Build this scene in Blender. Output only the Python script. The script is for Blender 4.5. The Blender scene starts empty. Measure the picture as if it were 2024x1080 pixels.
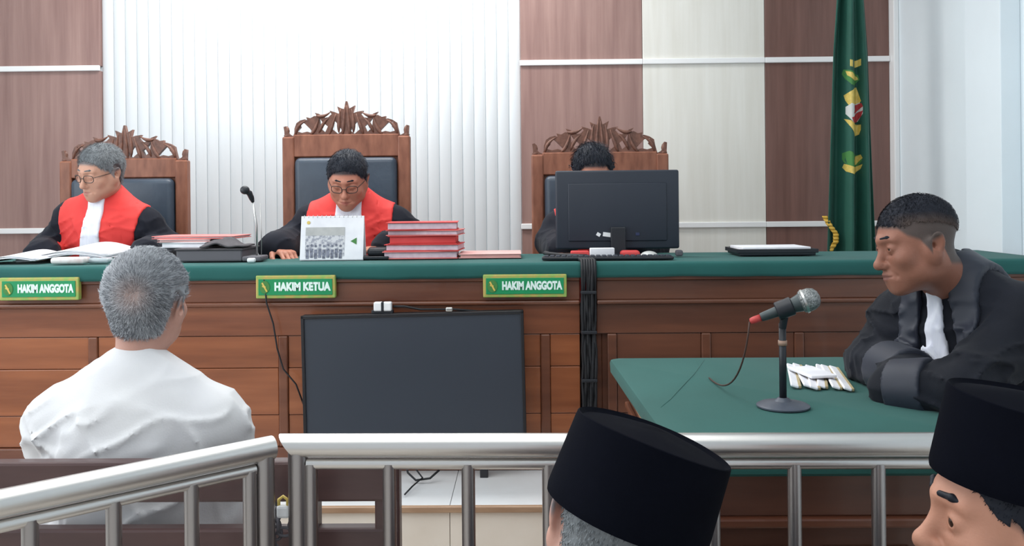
import bpy, bmesh, math, random
import numpy as np
from mathutils import Vector, Matrix, Euler

random.seed(4); rng = np.random.RandomState(4)
SC = bpy.context.scene
COL = SC.collection
R = math.radians

# ------------------------------------------------------------------ camera
F = 1800.0; HOR = 395.0; CAMZ = 1.28
YAW = R(0.9); ROLL = -0.0095
cam = bpy.data.cameras.new('camera')
cam.sensor_width = 36.0; cam.lens = F / 2024 * 36.0
cam.shift_y = -(540 - HOR) / 2024
cam.clip_start = 0.05
camo = bpy.data.objects.new('camera', cam); COL.objects.link(camo)
CR = Matrix.Rotation(YAW, 3, 'Z') @ Matrix.Rotation(R(90), 3, 'X') @ Matrix.Rotation(ROLL, 3, 'Z')
camo.matrix_world = Matrix.Translation((0, 0, CAMZ)) @ CR.to_4x4()
SC.camera = camo

# ------------------------------------------------------------------ world, lights, exposure
SC.view_settings.view_transform = 'Standard'
SC.view_settings.look = 'None'
SC.view_settings.gamma = 1.0
SC.view_settings.use_curve_mapping = False
SC.view_settings.exposure = 0.0
w = bpy.data.worlds.new('daylight'); SC.world = w; w.use_nodes = True
w.node_tree.nodes['Background'].inputs[0].default_value = (0.86, 0.93, 1.0, 1)
w.node_tree.nodes['Background'].inputs[1].default_value = 0.76

def area(name, loc, rot, sx, sy, power, col=(1, 1, 1)):
    l = bpy.data.lights.new(name, 'AREA'); l.shape = 'RECTANGLE'
    l.size = sx; l.size_y = sy; l.energy = power; l.color = col
    o = bpy.data.objects.new(name, l); COL.objects.link(o)
    o.location = loc; o.rotation_euler = rot
    return o
area('ceiling_light_podium', (-1.0, 4.3, 3.3), (R(14), 0, 0), 2.2, 0.5, 62, (1, 0.99, 0.97))
area('ceiling_fill_hall', (-0.8, 1.4, 3.36), (0, 0, 0), 3.2, 3.0, 62, (1, 0.99, 0.97))  # added unseen overhead fill, widened so the steel rails reflect brightness
area('window_daylight_left', (-3.1, 1.8, 1.9), (0, R(-90), 0), 1.5, 3.6, 60, (0.93, 0.97, 1))

# ------------------------------------------------------------------ helpers
def P(px, py, Y):
    """world point seen at a photograph pixel, at depth Y"""
    d = CR @ Vector(((px - 1012) / F, (HOR - py) / F, -1))
    return Vector((0, 0, CAMZ)) + d * (Y / d.y)
def PZ(px, py, z):
    d = CR @ Vector(((px - 1012) / F, (HOR - py) / F, -1))
    return Vector((0, 0, CAMZ)) + d * ((z - CAMZ) / d.z)

def srgb(r, g, b):
    f = lambda c: (c / 255 / 12.92) if c <= 10 else ((c / 255 + 0.055) / 1.055) ** 2.4
    return (f(r), f(g), f(b), 1)

def tag(o, label=None, cat=None, group=None, kind=None):
    if label: o['label'] = label
    if cat: o['category'] = cat
    if group: o['group'] = group
    if kind: o['kind'] = kind
    return o
def thing(name, label, cat, loc=(0, 0, 0), rz=0, group=None):
    o = bpy.data.objects.new(name, None); COL.objects.link(o)
    o.empty_display_size = 0.05
    o.location = loc; o.rotation_euler = (0, 0, rz)
    return tag(o, label, cat, group)
def obj(name, bm, mat, parent=None, smooth=False, label=None):
    if isinstance(bm, bmesh.types.BMesh):
        me = bpy.data.meshes.new(name); bm.normal_update(); bm.to_mesh(me); bm.free()
    else:
        me = bm
    o = bpy.data.objects.new(name, me); COL.objects.link(o)
    for m in (mat if isinstance(mat, (list, tuple)) else [mat]):
        me.materials.append(m)
    if smooth:
        me.polygons.foreach_set('use_smooth', [True] * len(me.polygons))
        if smooth == 'angle':
            me.set_sharp_from_angle(angle=R(35))
    if parent: o.parent = parent
    if label: o['label'] = label
    return o
def dup(root, **kw):
    r = root.copy(); COL.objects.link(r)
    for ch in list(root.children):
        c = ch.copy(); COL.objects.link(c); c.parent = r
        for g in ch.children:
            d = g.copy(); COL.objects.link(d); d.parent = c
    for k, v in kw.items():
        if k in ('label', 'group', 'category'): r[k] = v
        else: setattr(r, k, v)
    return r
NB = bmesh.new
def box(bm, c, s, bev=0, rot=None, seg=2):
    M = Matrix.Translation(c) @ (rot.to_4x4() if rot is not None else Matrix.Identity(4)) @ Matrix.Diagonal((s[0], s[1], s[2], 1))
    g = bmesh.ops.create_cube(bm, size=1.0, matrix=M)
    if bev > 0:
        es = list({e for v in g['verts'] for e in v.link_edges})
        bmesh.ops.bevel(bm, geom=es, offset=bev, segments=seg, affect='EDGES', profile=0.5)
    return bm
def bx2(bm, a, b, bev=0, seg=2):
    a = Vector(a); b = Vector(b)
    return box(bm, (a + b) / 2, [abs(t) for t in (b - a)], bev, seg=seg)
def frame_of(d):
    d = Vector(d).normalized()
    u = d.cross(Vector((0, 0, 1)))
    if u.length < 1e-4: u = Vector((1, 0, 0))
    u.normalize(); return u, d.cross(u).normalized()
def tube(bm, pts, r, seg=12, closed=False, caps=True):
    pts = [Vector(p) for p in pts]; n = len(pts)
    rs = r if isinstance(r, (list, tuple)) else [r] * n
    rings = []; pu = None
    for i, p in enumerate(pts):
        a = pts[(i - 1) % n] if (i > 0 or closed) else p
        b = pts[(i + 1) % n] if (i < n - 1 or closed) else p
        d = (b - a).normalized()
        if pu is None: u, v = frame_of(d)
        else:
            u = (pu - d * pu.dot(d))
            u = u.normalized() if u.length > 1e-5 else frame_of(d)[0]
            v = d.cross(u)
        pu = u
        rings.append([bm.verts.new(p + (u * math.cos(t) + v * math.sin(t)) * rs[i]) for t in [2 * math.pi * k / seg for k in range(seg)]])
    m = n if closed else n - 1
    for i in range(m):
        A = rings[i]; B = rings[(i + 1) % n]
        for k in range(seg):
            bm.faces.new((A[k], A[(k + 1) % seg], B[(k + 1) % seg], B[k]))
    if caps and not closed:
        bm.faces.new(rings[0][::-1]); bm.faces.new(rings[-1])
    return bm
def lathe(bm, prof, seg=32, axis=(0, 0, 1), org=(0, 0, 0), sx=1, sy=1):
    ax = Vector(axis).normalized(); u, v = frame_of(ax); org = Vector(org)
    if abs(ax.z) > 0.999: u, v = Vector((1, 0, 0)), Vector((0, 1, 0))
    rings = []
    for r, z in prof:
        if r < 1e-6: rings.append([bm.verts.new(org + ax * z)])
        else: rings.append([bm.verts.new(org + ax * z + u * (r * sx * math.cos(2 * math.pi * k / seg)) + v * (r * sy * math.sin(2 * math.pi * k / seg))) for k in range(seg)])
    for A, B in zip(rings, rings[1:]):
        for k in range(seg):
            k2 = (k + 1) % seg
            if len(A) == 1 and len(B) == 1: continue
            if len(A) == 1: bm.faces.new((A[0], B[k2], B[k]))
            elif len(B) == 1: bm.faces.new((A[k], A[k2], B[0]))
            else: bm.faces.new((A[k], A[k2], B[k2], B[k]))
    bmesh.ops.recalc_face_normals(bm, faces=bm.faces)
    return bm
def sphere(bm, c, r, sc=(1, 1, 1), seg=20, rings=12, rot=None):
    M = Matrix.Translation(c) @ (rot.to_4x4() if rot is not None else Matrix.Identity(4)) @ Matrix.Diagonal((sc[0], sc[1], sc[2], 1))
    bmesh.ops.create_uvsphere(bm, u_segments=seg, v_segments=rings, radius=r, matrix=M); return bm
def poly_mesh(splines, depth, bevel=0.0, M=None):
    """filled 2-D outline (with holes) extruded along local Z, returned as mesh"""
    cu = bpy.data.curves.new('tmp', 'CURVE'); cu.dimensions = '2D'; cu.fill_mode = 'BOTH'
    cu.extrude = depth / 2; cu.bevel_depth = bevel; cu.bevel_resolution = 1
    for pts in splines:
        s = cu.splines.new('POLY'); s.points.add(len(pts) - 1)
        for i, p in enumerate(pts): s.points[i].co = (p[0], p[1], 0, 1)
        s.use_cyclic_u = True
    o = bpy.data.objects.new('tmp', cu); COL.objects.link(o)
    dg = bpy.context.evaluated_depsgraph_get()
    me = bpy.data.meshes.new_from_object(o.evaluated_get(dg))
    bpy.data.objects.remove(o); bpy.data.curves.remove(cu)
    if M is not None: me.transform(M)
    return me
def text_mesh(s, size, extrude=0.001, offset=0.0, M=None, sx=1.0):
    cu = bpy.data.curves.new('tmp', 'FONT'); cu.body = s; cu.size = size; cu.extrude = extrude
    cu.offset = offset; cu.align_x = 'CENTER'; cu.align_y = 'CENTER'
    o = bpy.data.objects.new('tmp', cu); COL.objects.link(o)
    dg = bpy.context.evaluated_depsgraph_get()
    me = bpy.data.meshes.new_from_object(o.evaluated_get(dg))
    bpy.data.objects.remove(o); bpy.data.curves.remove(cu)
    me.transform((M or Matrix.Identity(4)) @ Matrix.Diagonal((sx, 1, 1, 1)))
    return me
def grid_mesh(name, fn, nu, nv, thick=0.0):
    vs = [fn(i / nu, j / nv) for j in range(nv + 1) for i in range(nu + 1)]
    fs = [(j * (nu + 1) + i, j * (nu + 1) + i + 1, (j + 1) * (nu + 1) + i + 1, (j + 1) * (nu + 1) + i) for j in range(nv) for i in range(nu)]
    me = bpy.data.meshes.new(name); me.from_pydata([tuple(v) for v in vs], [], fs)
    return me
def solid(o, t, offset=0):
    m = o.modifiers.new('thickness', 'SOLIDIFY'); m.thickness = t; m.offset = offset; return o

# ------------------------------------------------------------------ materials
def mat(name, col, rough=0.6, metal=0.0, spec=0.5, coat=0.0, sheen=0.0, noise=None, bump=None, sss=0.0, trans=0.0, stretch=None, emit=None, coords='Object'):
    m = bpy.data.materials.new(name); m.use_nodes = True
    nt = m.node_tree; b = nt.nodes['Principled BSDF']
    b.inputs['Base Color'].default_value = col
    b.inputs['Roughness'].default_value = rough
    b.inputs['Metallic'].default_value = metal
    b.inputs['Specular IOR Level'].default_value = spec
    b.inputs['Coat Weight'].default_value = coat
    b.inputs['Sheen Weight'].default_value = sheen
    b.inputs['Subsurface Weight'].default_value = sss
    b.inputs['Subsurface Scale'].default_value = 0.01
    b.inputs['Transmission Weight'].default_value = trans
    if emit:
        b.inputs['Emission Color'].default_value = emit[0]; b.inputs['Emission Strength'].default_value = emit[1]
    if noise or bump:
        tc = nt.nodes.new('ShaderNodeTexCoord'); mp = nt.nodes.new('ShaderNodeMapping')
        nt.links.new(tc.outputs[coords], mp.inputs[0])
        mp.inputs['Scale'].default_value = stretch or (1, 1, 1)
    if noise:                       # (scale, second colour, contrast low, high, detail)
        n = nt.nodes.new('ShaderNodeTexNoise'); n.inputs['Scale'].default_value = noise[0]
        n.inputs['Detail'].default_value = noise[4] if len(noise) > 4 else 4
        rp = nt.nodes.new('ShaderNodeValToRGB')
        rp.color_ramp.elements[0].position = noise[2]; rp.color_ramp.elements[1].position = noise[3]
        rp.color_ramp.elements[0].color = col; rp.color_ramp.elements[1].color = noise[1]
        nt.links.new(mp.outputs[0], n.inputs[0]); nt.links.new(n.outputs[0], rp.inputs[0]); nt.links.new(rp.outputs[0], b.inputs['Base Color'])
    if bump:                        # (scale, strength)
        n2 = nt.nodes.new('ShaderNodeTexNoise'); n2.inputs['Scale'].default_value = bump[0]; n2.inputs['Detail'].default_value = 3
        bp = nt.nodes.new('ShaderNodeBump'); bp.inputs['Strength'].default_value = bump[1]; bp.inputs['Distance'].default_value = 0.004
        nt.links.new(mp.outputs[0], n2.inputs[0]); nt.links.new(n2.outputs[0], bp.inputs['Height']); nt.links.new(bp.outputs[0], b.inputs['Normal'])
    return m
def wood(name, c1, c2, stretch, rough=0.4, coat=0.15, scale=6):
    return mat(name, c1, rough=rough, coat=coat, noise=(scale, c2, 0.3, 0.7, 7), bump=(scale * 4, 0.08), stretch=stretch)

M_LAM = wood('brown_laminate', srgb(136, 104, 98), srgb(160, 128, 120), (9, 9, 0.5), 0.35, 0.1, 3)
M_LAM2 = wood('brown_laminate_shaded', srgb(106, 76, 68), srgb(128, 94, 86), (9, 9, 0.5), 0.4, 0.05, 3)  # same brown laminate, weaker light on the right put into its colour
M_BEIGE = wood('beige_laminate', srgb(222, 219, 210), srgb(231, 229, 222), (9, 9, 0.5), 0.45, 0.0, 3)
M_WHITEPL = mat('white_fluted_plastic', srgb(214, 218, 221), 0.4, bump=(30, 0.03))
M_TRIM = mat('white_trim_paint', srgb(240, 240, 240), 0.35, bump=(60, 0.02))
M_WALL = mat('white_wall_paint', srgb(234, 243, 248), 0.7, bump=(80, 0.05), noise=(2.0, srgb(228, 237, 242), 0.3, 0.7))
M_BWOOD = wood('bench_teak_veneer', srgb(112, 62, 40), srgb(150, 90, 60), (0.6, 6, 6), 0.32, 0.25, 3)
M_BWOOD2 = wood('bench_teak_panel', srgb(126, 70, 42), srgb(164, 98, 62), (0.5, 5, 5), 0.3, 0.3, 3.5)
M_BFRAME = wood('bench_teak_frame', srgb(96, 54, 38), srgb(124, 76, 54), (0.6, 6, 6), 0.35, 0.2, 3)
M_RWOOD = wood('right_bench_veneer', srgb(84, 52, 40), srgb(112, 70, 52), (0.6, 6, 6), 0.35, 0.15, 3)  # bench wood with the light's fall-off to the right put into its colour
M_CHAIR = wood('carved_chair_wood', srgb(120, 70, 50), srgb(156, 100, 76), (5, 5, 1.5), 0.5, 0.05, 6)
M_CARVE = wood('carved_crest_wood', srgb(92, 58, 46), srgb(128, 86, 70), (6, 6, 6), 0.5, 0.05, 8)
M_LEATHER = mat('navy_leather', srgb(46, 56, 70), 0.4, bump=(60, 0.15), noise=(5, srgb(62, 74, 88), 0.3, 0.7))
M_GREEN = mat('green_baize', srgb(22, 84, 80), 0.85, sheen=0.05, noise=(3, srgb(30, 94, 90), 0.3, 0.7), bump=(400, 0.06))
M_GREEN2 = mat('green_desk_cover', srgb(24, 80, 74), 0.8, sheen=0.05, noise=(2.5, srgb(32, 90, 84), 0.3, 0.7), bump=(400, 0.06))
M_STEEL = mat('brushed_steel', srgb(216, 213, 210), 0.34, metal=1.0, bump=(6, 0.03), stretch=(30, 1, 1))
M_STEEL2 = mat('dimmed_steel', srgb(172, 167, 166), 0.34, metal=1.0, bump=(6, 0.03), stretch=(30, 1, 1))  # same steel as the handrail; darker colour stands in for dimmer reflections
M_PEW = wood('maroon_pew_wood', srgb(74, 54, 54), srgb(90, 66, 64), (0.8, 6, 6), 0.4, 0.1, 4)
M_BLACKPL = mat('black_plastic', srgb(30, 33, 40), 0.45, bump=(200, 0.02))
M_MONBACK = mat('monitor_back_plastic', srgb(34, 40, 52), 0.5, noise=(2, srgb(42, 48, 60), 0.3, 0.7), bump=(300, 0.04))
M_TVSCR = mat('dark_tv_screen', srgb(48, 55, 66), 0.42, spec=0.6, noise=(1.5, srgb(54, 61, 72), 0.2, 0.8))
M_TVFR = mat('tv_bezel', srgb(34, 34, 38), 0.35, bump=(200, 0.02))
M_CABLE = mat('black_cable', srgb(22, 23, 28), 0.6, bump=(100, 0.05))
M_WHITEIT = mat('white_plastic_item', srgb(236, 238, 240), 0.4, bump=(100, 0.02))
M_PAPER = mat('white_paper', srgb(238, 238, 242), 0.8, noise=(12, srgb(228, 228, 234), 0.4, 0.6))
M_PINK = mat('pink_folder_card', srgb(226, 120, 118), 0.7, noise=(8, srgb(236, 140, 134), 0.3, 0.7))
M_RED = mat('red_folder_card', srgb(204, 56, 58), 0.65, noise=(8, srgb(216, 76, 74), 0.3, 0.7))
M_PALE = mat('pale_pink_card', srgb(224, 168, 164), 0.7, noise=(8, srgb(232, 184, 178), 0.3, 0.7))
M_LILAC = mat('lilac_folder_edge', srgb(198, 176, 190), 0.75, noise=(40, srgb(216, 200, 208), 0.3, 0.7))
M_GREY = mat('grey_plastic', srgb(92, 90, 96), 0.6, bump=(60, 0.05))
M_DARK = mat('dark_grey_cloth', srgb(66, 62, 66), 0.8, bump=(60, 0.3), noise=(12, srgb(88, 84, 88), 0.3, 0.7))
M_ROBE = mat('black_robe_cloth', srgb(23, 25, 34), 0.85, spec=0.2, sheen=0.05, noise=(6, srgb(28, 30, 40), 0.3, 0.7), bump=(300, 0.1))
M_ROBE2 = mat('navy_black_robe_cloth', srgb(15, 18, 27), 0.8, spec=0.25, sheen=0.05, noise=(5, srgb(21, 25, 36), 0.3, 0.7), bump=(300, 0.1))
M_SATIN = mat('navy_satin_lining', srgb(30, 34, 48), 0.55, sheen=0.05, noise=(5, srgb(38, 43, 57), 0.3, 0.7))
M_REDCL = mat('red_robe_facing', srgb(214, 44, 42), 0.7, sheen=0.05, noise=(9, srgb(224, 58, 52), 0.3, 0.7), bump=(300, 0.08))
M_BIB = mat('white_pleated_bib', srgb(224, 226, 240), 0.75, noise=(20, srgb(236, 238, 246), 0.3, 0.7), bump=(14, 0.25), stretch=(6, 6, 0.3))
M_SHIRT = mat('white_shirt_cotton', srgb(220, 220, 223), 0.8, noise=(8, srgb(229, 229, 230), 0.3, 0.7), bump=(250, 0.1))
M_VELVET = mat('black_velvet', srgb(8, 10, 18), 0.95, spec=0.06, sheen=0.0, noise=(7, srgb(11, 13, 22), 0.3, 0.7), bump=(400, 0.1))
M_GOLD = mat('gold_yellow', srgb(206, 178, 80), 0.5, noise=(60, srgb(224, 198, 110), 0.3, 0.7))
M_GOLD2 = mat('gold_fringe', srgb(214, 168, 50), 0.5, noise=(60, srgb(232, 190, 90), 0.3, 0.7), bump=(120, 0.4))
M_FLAG = mat('flag_green_cloth', srgb(20, 76, 62), 0.7, sheen=0.05, noise=(4, srgb(28, 88, 74), 0.3, 0.7), bump=(200, 0.1))
M_FLAGW = mat('emblem_white', srgb(206, 208, 204), 0.7, bump=(100, 0.1))
M_FLAGR = mat('emblem_red', srgb(170, 50, 54), 0.7, bump=(100, 0.1))
M_FLAGG = mat('emblem_leaf_green', srgb(70, 130, 66), 0.7, bump=(100, 0.1))
M_SIGNG = mat('sign_green', srgb(16, 138, 84), 0.4, noise=(10, srgb(22, 146, 92), 0.3, 0.7))
M_SIGNF = mat('sign_gold_frame', srgb(146, 178, 92), 0.45, noise=(25, srgb(190, 168, 92), 0.42, 0.6))
M_SIGNT = mat('sign_white_letters', srgb(226, 246, 240), 0.5, bump=(50, 0.02))
M_POD = mat('podium_white_tile', srgb(226, 228, 230), 0.25, noise=(3, srgb(216, 216, 216), 0.3, 0.7))
M_RISER = mat('beige_marble_tile', srgb(228, 217, 204), 0.3, noise=(5, srgb(238, 229, 218), 0.3, 0.7, 8))
M_NOSE = wood('step_nosing', srgb(152, 118, 92), srgb(178, 146, 118), (1, 8, 8), 0.4, 0.1, 6)
M_FLOOR = mat('beige_floor', srgb(196, 188, 178), 0.35, noise=(4, srgb(208, 200, 190), 0.3, 0.7, 8))
M_GRILLE = mat('mic_grille', srgb(120, 124, 124), 0.4, metal=0.7, bump=(300, 0.8), noise=(200, srgb(158, 160, 160), 0.45, 0.55))
M_MICB = mat('mic_body', srgb(66, 74, 76), 0.45, metal=0.3, bump=(200, 0.02))
M_SILVER = mat('silver_ring', srgb(200, 200, 198), 0.3, metal=0.9, bump=(60, 0.02))
M_SHOE = mat('black_shoe', srgb(22, 22, 24), 0.4, bump=(80, 0.1))
M_TROU = mat('dark_trousers', srgb(40, 42, 50), 0.8, bump=(200, 0.1))
M_GLASSF = mat('spectacle_frame', srgb(70, 62, 60), 0.35, metal=0.4, bump=(50, 0.02))
M_LENS = mat('spectacle_lens', (1, 1, 1, 1), 0.03, trans=1.0, noise=(1, (0.97, 0.98, 1, 1), 0.2, 0.8)); M_LENS.node_tree.nodes['Principled BSDF'].inputs['IOR'].default_value = 1.05
M_EYEW = mat('eye_white', srgb(206, 196, 190), 0.25, noise=(30, srgb(214, 206, 200), 0.3, 0.7))
M_IRIS = mat('eye_iris', srgb(44, 30, 24), 0.2, noise=(300, srgb(58, 40, 30), 0.3, 0.7))
M_TAN = mat('tan_stripe', srgb(168, 150, 112), 0.7, noise=(20, srgb(184, 168, 130), 0.3, 0.7))

# ================================================================== STRUCTURE
WY = 5.2
def wall_x(px, Y=WY): return P(px, HOR, Y).x
XL = -3.2; XR = wall_x(1766); ZC = 3.4; YF = -2.6
def struct(name, bm, m, parent=None, smooth=False):
    o = obj(name, bm, m, parent, smooth)
    o['kind'] = 'structure'
    return o
fl = struct('floor', bx2(NB(), (XL - .2, YF, -0.1), (XR + .2, WY + .2, 0)), M_FLOOR)
wb = struct('wall_back', bx2(NB(), (XL - .2, WY, 0), (XR + .2, WY + .15, ZC)), M_WALL)
struct('ceiling', bx2(NB(), (XL - .2, YF, ZC), (XR + .2, WY + .2, ZC + .1)), M_WALL)
struct('wall_right', bx2(NB(), (XR, YF, 0), (XR + .15, WY, ZC)), M_WALL)
# column on the right wall
struct('pillar_right', bx2(NB(), (XR - .085, 3.86, 0), (XR + .0, 4.17, ZC), 0.004), M_WALL)
# narrow corner strip
struct('trim_1', bx2(NB(), (XR - .03, WY - .10, 0), (XR, WY, ZC), 0.006), M_TRIM)
# left wall with window openings
b = NB()
for y0, y1 in ((YF, -0.1), (1.5, 1.9), (3.5, WY)):
    bx2(b, (XL - .15, y0, 0), (XL, y1, ZC))
for y0, y1 in ((-0.1, 1.5), (1.9, 3.5)):
    bx2(b, (XL - .15, y0, 0), (XL, y1, 1.1)); bx2(b, (XL - .15, y0, 2.7), (XL, y1, ZC))
struct('wall_left', b, M_WALL)
M_PANE = mat('window_glass', (1, 1, 1, 1), 0.02, trans=1.0, noise=(1, (0.96, 0.98, 1, 1), 0.2, 0.8))
M_PANE.node_tree.nodes['Principled BSDF'].inputs['IOR'].default_value = 1.02
for n, (y0, y1) in enumerate(((-0.1, 1.5), (1.9, 3.5))):
    b = NB()
    for z in (1.1, 2.7): bx2(b, (XL - .12, y0, z - .03), (XL - .04, y1, z + .03))
    for y in (y0, (y0 + y1) / 2, y1): bx2(b, (XL - .12, y - .025, 1.13), (XL - .04, y + .025, 2.67))
    wo = struct('window_%d' % (n + 1), b, M_TRIM)
    for k in range(2):
        ya = y0 + .03 + k * (y1 - y0) / 2; obj('pane', bx2(NB(), (XL - .085, ya, 1.14), (XL - .08, ya + .74, 2.66)), M_PANE, wo)

# podium with tiled top and risers
PZT = 0.26; PY = 3.02
pod = struct('floor_podium', bx2(NB(), (XL, PY + .03, 0), (XR, WY, PZT - .012)), M_RISER)
nx = 9; xs = np.linspace(XL, XR, nx + 1)
for i in range(nx):
    for y0, y1 in ((PY + .02, 3.62), (3.62, 4.22), (4.22, WY)):
        obj('tile', bx2(NB(), (xs[i] + .001, y0 + .001, PZT - .012), (xs[i + 1] - .001, y1 - .001, PZT), 0.001, 1), M_POD, pod)
    obj('riser_tile', bx2(NB(), (xs[i] + .001, PY + .015, 0), (xs[i + 1] - .001, PY + .03, PZT - .02), 0.001, 1), M_RISER, pod)
b = NB(); bx2(b, (XL, PY, PZT - .02), (XR, PY + .022, PZT + .001), 0.004)
obj('nosing', b, M_NOSE, pod)

# wall cladding: fluted panel, brown and beige boards, white horizontal trims
x0 = wall_x(206); x1 = wall_x(1031)
n = 36; pitch = (x1 - x0) / n
b = NB()
prof = [(-pitch / 2 + .001, 0), (-pitch / 2 + .0025, -.006), (-pitch * .3, -.010), (0, -.0115), (pitch * .3, -.010), (pitch / 2 - .0025, -.006), (pitch / 2 - .001, 0)]
lo_ = [b.verts.new((x, y, 0)) for x, y in prof]; hi_ = [b.verts.new((x, y, ZC - PZT)) for x, y in prof]
for i in range(len(prof) - 1): b.faces.new((lo_[i], lo_[i + 1], hi_[i + 1], hi_[i]))
b.faces.new(hi_); b.faces.new(lo_[::-1])
s0 = obj('slat', b, M_WHITEPL, wb, 'angle'); s0.location = (x0 + pitch / 2, WY, PZT)
for i in range(1, n):
    s = s0.copy(); COL.objects.link(s); s.location = (x0 + pitch * (i + .5), WY, PZT)
ZT1 = P(1100, 126, WY).z; ZT2 = P(1100, 447, WY).z; ZT0 = ZT2 - (ZT1 - ZT2)
def board(xa, xb, m, name):
    for za, zb in ((PZT, ZT2 - .014), (ZT2 + .014, ZT1 - .014), (ZT1 + .014, ZC)):
        obj(name, bx2(NB(), (xa + .001, WY - .035, za), (xb - .001, WY, zb), 0.002, 1), m, wb)
xa0 = XL; xb1 = wall_x(1271); xb2 = wall_x(1511)
board(xa0, x0, M_LAM, 'wood_panel'); board(x1, xb1, M_LAM, 'wood_panel')
board(xb1, xb2, M_BEIGE, 'beige_panel'); board(xb2, XR - .03, M_LAM2, 'wood_panel')
tn = 2
for z in (ZT1, ZT2):
    for xa, xb in ((xa0, x0), (x1 - .004, xb1), (xb1, xb2), (xb2, XR - .03)):
        struct('trim_%d' % tn, bx2(NB(), (xa, WY - .05, z - .0155), (xb, WY - .03, z + .0155), 0.004), M_TRIM); tn += 1

# ================================================================== BENCHES
BF = 3.44; BB = 3.95; BZ = 1.004          # bench front face, back, wood top
CT = 1.044                                # top of the cloth
def bench(name, label, xa, xb, stiles, mw, mp, mf):
    t = thing(name, label, 'bench', ((xa + xb) / 2, (BF + BB) / 2, PZT))
    L = t.location
    def q(nm, a, c, m, bev=0.003): return obj(nm, bx2(NB(), Vector(a) - L, Vector(c) - L, bev), m, t)
    zb = PZT
    q('top_board', (xa, BF - .02, BZ - .03), (xb, BB, BZ), mf)
    q('apron', (xa, BF - .008, BZ - .104), (xb, BF + .02, BZ - .03), mf)
    o = q('moulding', (xa, BF - .022, BZ - .12), (xb, BF + .02, BZ - .104), mf, 0.006)
    q('end_panel', (xa, BF + .02, zb), (xa + .02, BB, BZ - .03), mf); q('end_panel', (xb - .02, BF + .02, zb), (xb, BB, BZ - .03), mf)
    q('back_board', (xa + .02, BF + .022, zb), (xb - .02, BF + .04, BZ - .03), mw)
    q('plinth', (xa, BF - .012, zb), (xb, BF + .02, zb + .09), mf, 0.004)
    zt = BZ - .12; z0 = zb + .09; z1 = zt - .112
    q('top_rail', (xa, BF, z1), (xb, BF + .02, zt), mw)
    for i, s in enumerate(stiles):
        q('stile', (s - .018, BF - .004, z0), (s + .018, BF + .018, z1 - .001), mf, 0.005)
    e = [xa] + list(stiles) + [xb]
    for i in range(len(e) - 1):
        a = e[i] + (.018 if i else .0); c = e[i + 1] - (.018 if i < len(e) - 2 else 0)
        if c - a < .05: continue
        q('panel_upper', (a + .001, BF + .004, z1 - .122), (c - .001, BF + .02, z1 - .002), mp, 0.002)
        q('panel_middle', (a + .001, BF + .001, z1 - .30), (c - .001, BF + .02, z1 - .124), mp, 0.003)
        q('panel_lower', (a + .001, BF + .004, z0 + .002), (c - .001, BF + .02, z1 - .302), mp, 0.002)
    return t
fx = lambda px: P(px, 700, BF).x
LB0 = -2.75; LB1 = fx(1147); RB0 = fx(1180); RB1 = P(1932, 505, BB).x
bench('judge_bench', 'long teak panelled judges bench under green cloth, behind the large black television', LB0, LB1, [fx(-188), fx(184), fx(560), fx(1078)], M_BWOOD, M_BWOOD2, M_BFRAME)
bench('clerk_bench', 'shorter teak bench in shade-darkened veneer under green cloth, between the cable gap and the white pillar', RB0, RB1, [fx(1210), fx(1396), fx(1580), fx(1765)], M_RWOOD, M_RWOOD, M_RWOOD)
def cloth(name, label, xa, xb, z0, yf, yb, fall, m, seed, ztop=CT):
    """tablecloth: soft edged slab with a wavy front fall"""
    r_ = np.random.RandomState(seed); ph = r_.rand(6) * 6
    nu = max(40, int((xb - xa) * 50))
    path = [(yb, ztop - .03), (yb, ztop), (yb - .1, ztop), ((yf + yb) / 2, ztop), (yf + .06, ztop), (yf + .02, ztop), (yf + .007, ztop - .003), (yf, ztop - .012), (yf - .001, ztop - fall * .6), (yf + .002, ztop - fall)]
    def fn(u, v):
        k = v * (len(path) - 1); i = min(int(k), len(path) - 2); f = k - i
        y = path[i][0] * (1 - f) + path[i + 1][0] * f; z = path[i][1] * (1 - f) + path[i + 1][1] * f
        x = xa + (xb - xa) * u
        wv = math.sin(x * 9 + ph[0]) + math.sin(x * 23 + ph[1]) * .6 + math.sin(x * 41 + ph[2]) * .3
        if i >= 6: y += wv * .0015 - .0015; z += wv * .0012 * (k - 6) / 3
        return (x, y, z)
    me = grid_mesh(name, fn, nu, (len(path) - 1) * 2)
    o = obj(name, me, m, None, True); solid(o, 0.004, 1)
    return tag(o, label, 'tablecloth')
cloth('tablecloth', 'dark green cloth covering the long judges bench top', LB0 - .01, LB1 + .012, BZ, BF - .03, BB + .005, .058, M_GREEN, 1)
cloth('tablecloth', 'dark green cloth covering the clerk bench with the computer monitor', RB0 - .012, RB1, BZ, BF - .03, BB + .005, .058, M_GREEN, 2)

# black cable bundle in the gap between the two benches
cb = thing('cable_bundle', 'thick black cable bundle dropping through the gap between the two benches', 'cable', (0, 0, 0))
gx = (LB1 + RB0) / 2
for i in range(6):
    b = NB(); dx = (i - 2.5) * .0095; r_ = random.Random(i)
    pts = [P(1100 + 5 * i, 505, 3.68) , Vector((gx + dx - .02, 3.58, CT + .012)), Vector((gx + dx, BF - .025, CT + .006)), Vector((gx + dx, BF - .045, CT - .03))]
    pts[0].z = CT + .012
    for k in range(12):
        z = CT - .1 - k * .058
        pts.append(Vector((gx + dx + r_.uniform(-.003, .003), BF - .03 + r_.uniform(0, .02), z)))
    tube(b, pts, 0.0062, 8); obj('cable', b, M_CABLE, cb, True)
for z in (.93, .78, .6): obj('cable_tie', box(NB(), (gx, BF - .02, z), (.06, .034, .012), 0.003), M_BLACKPL, cb)

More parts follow.
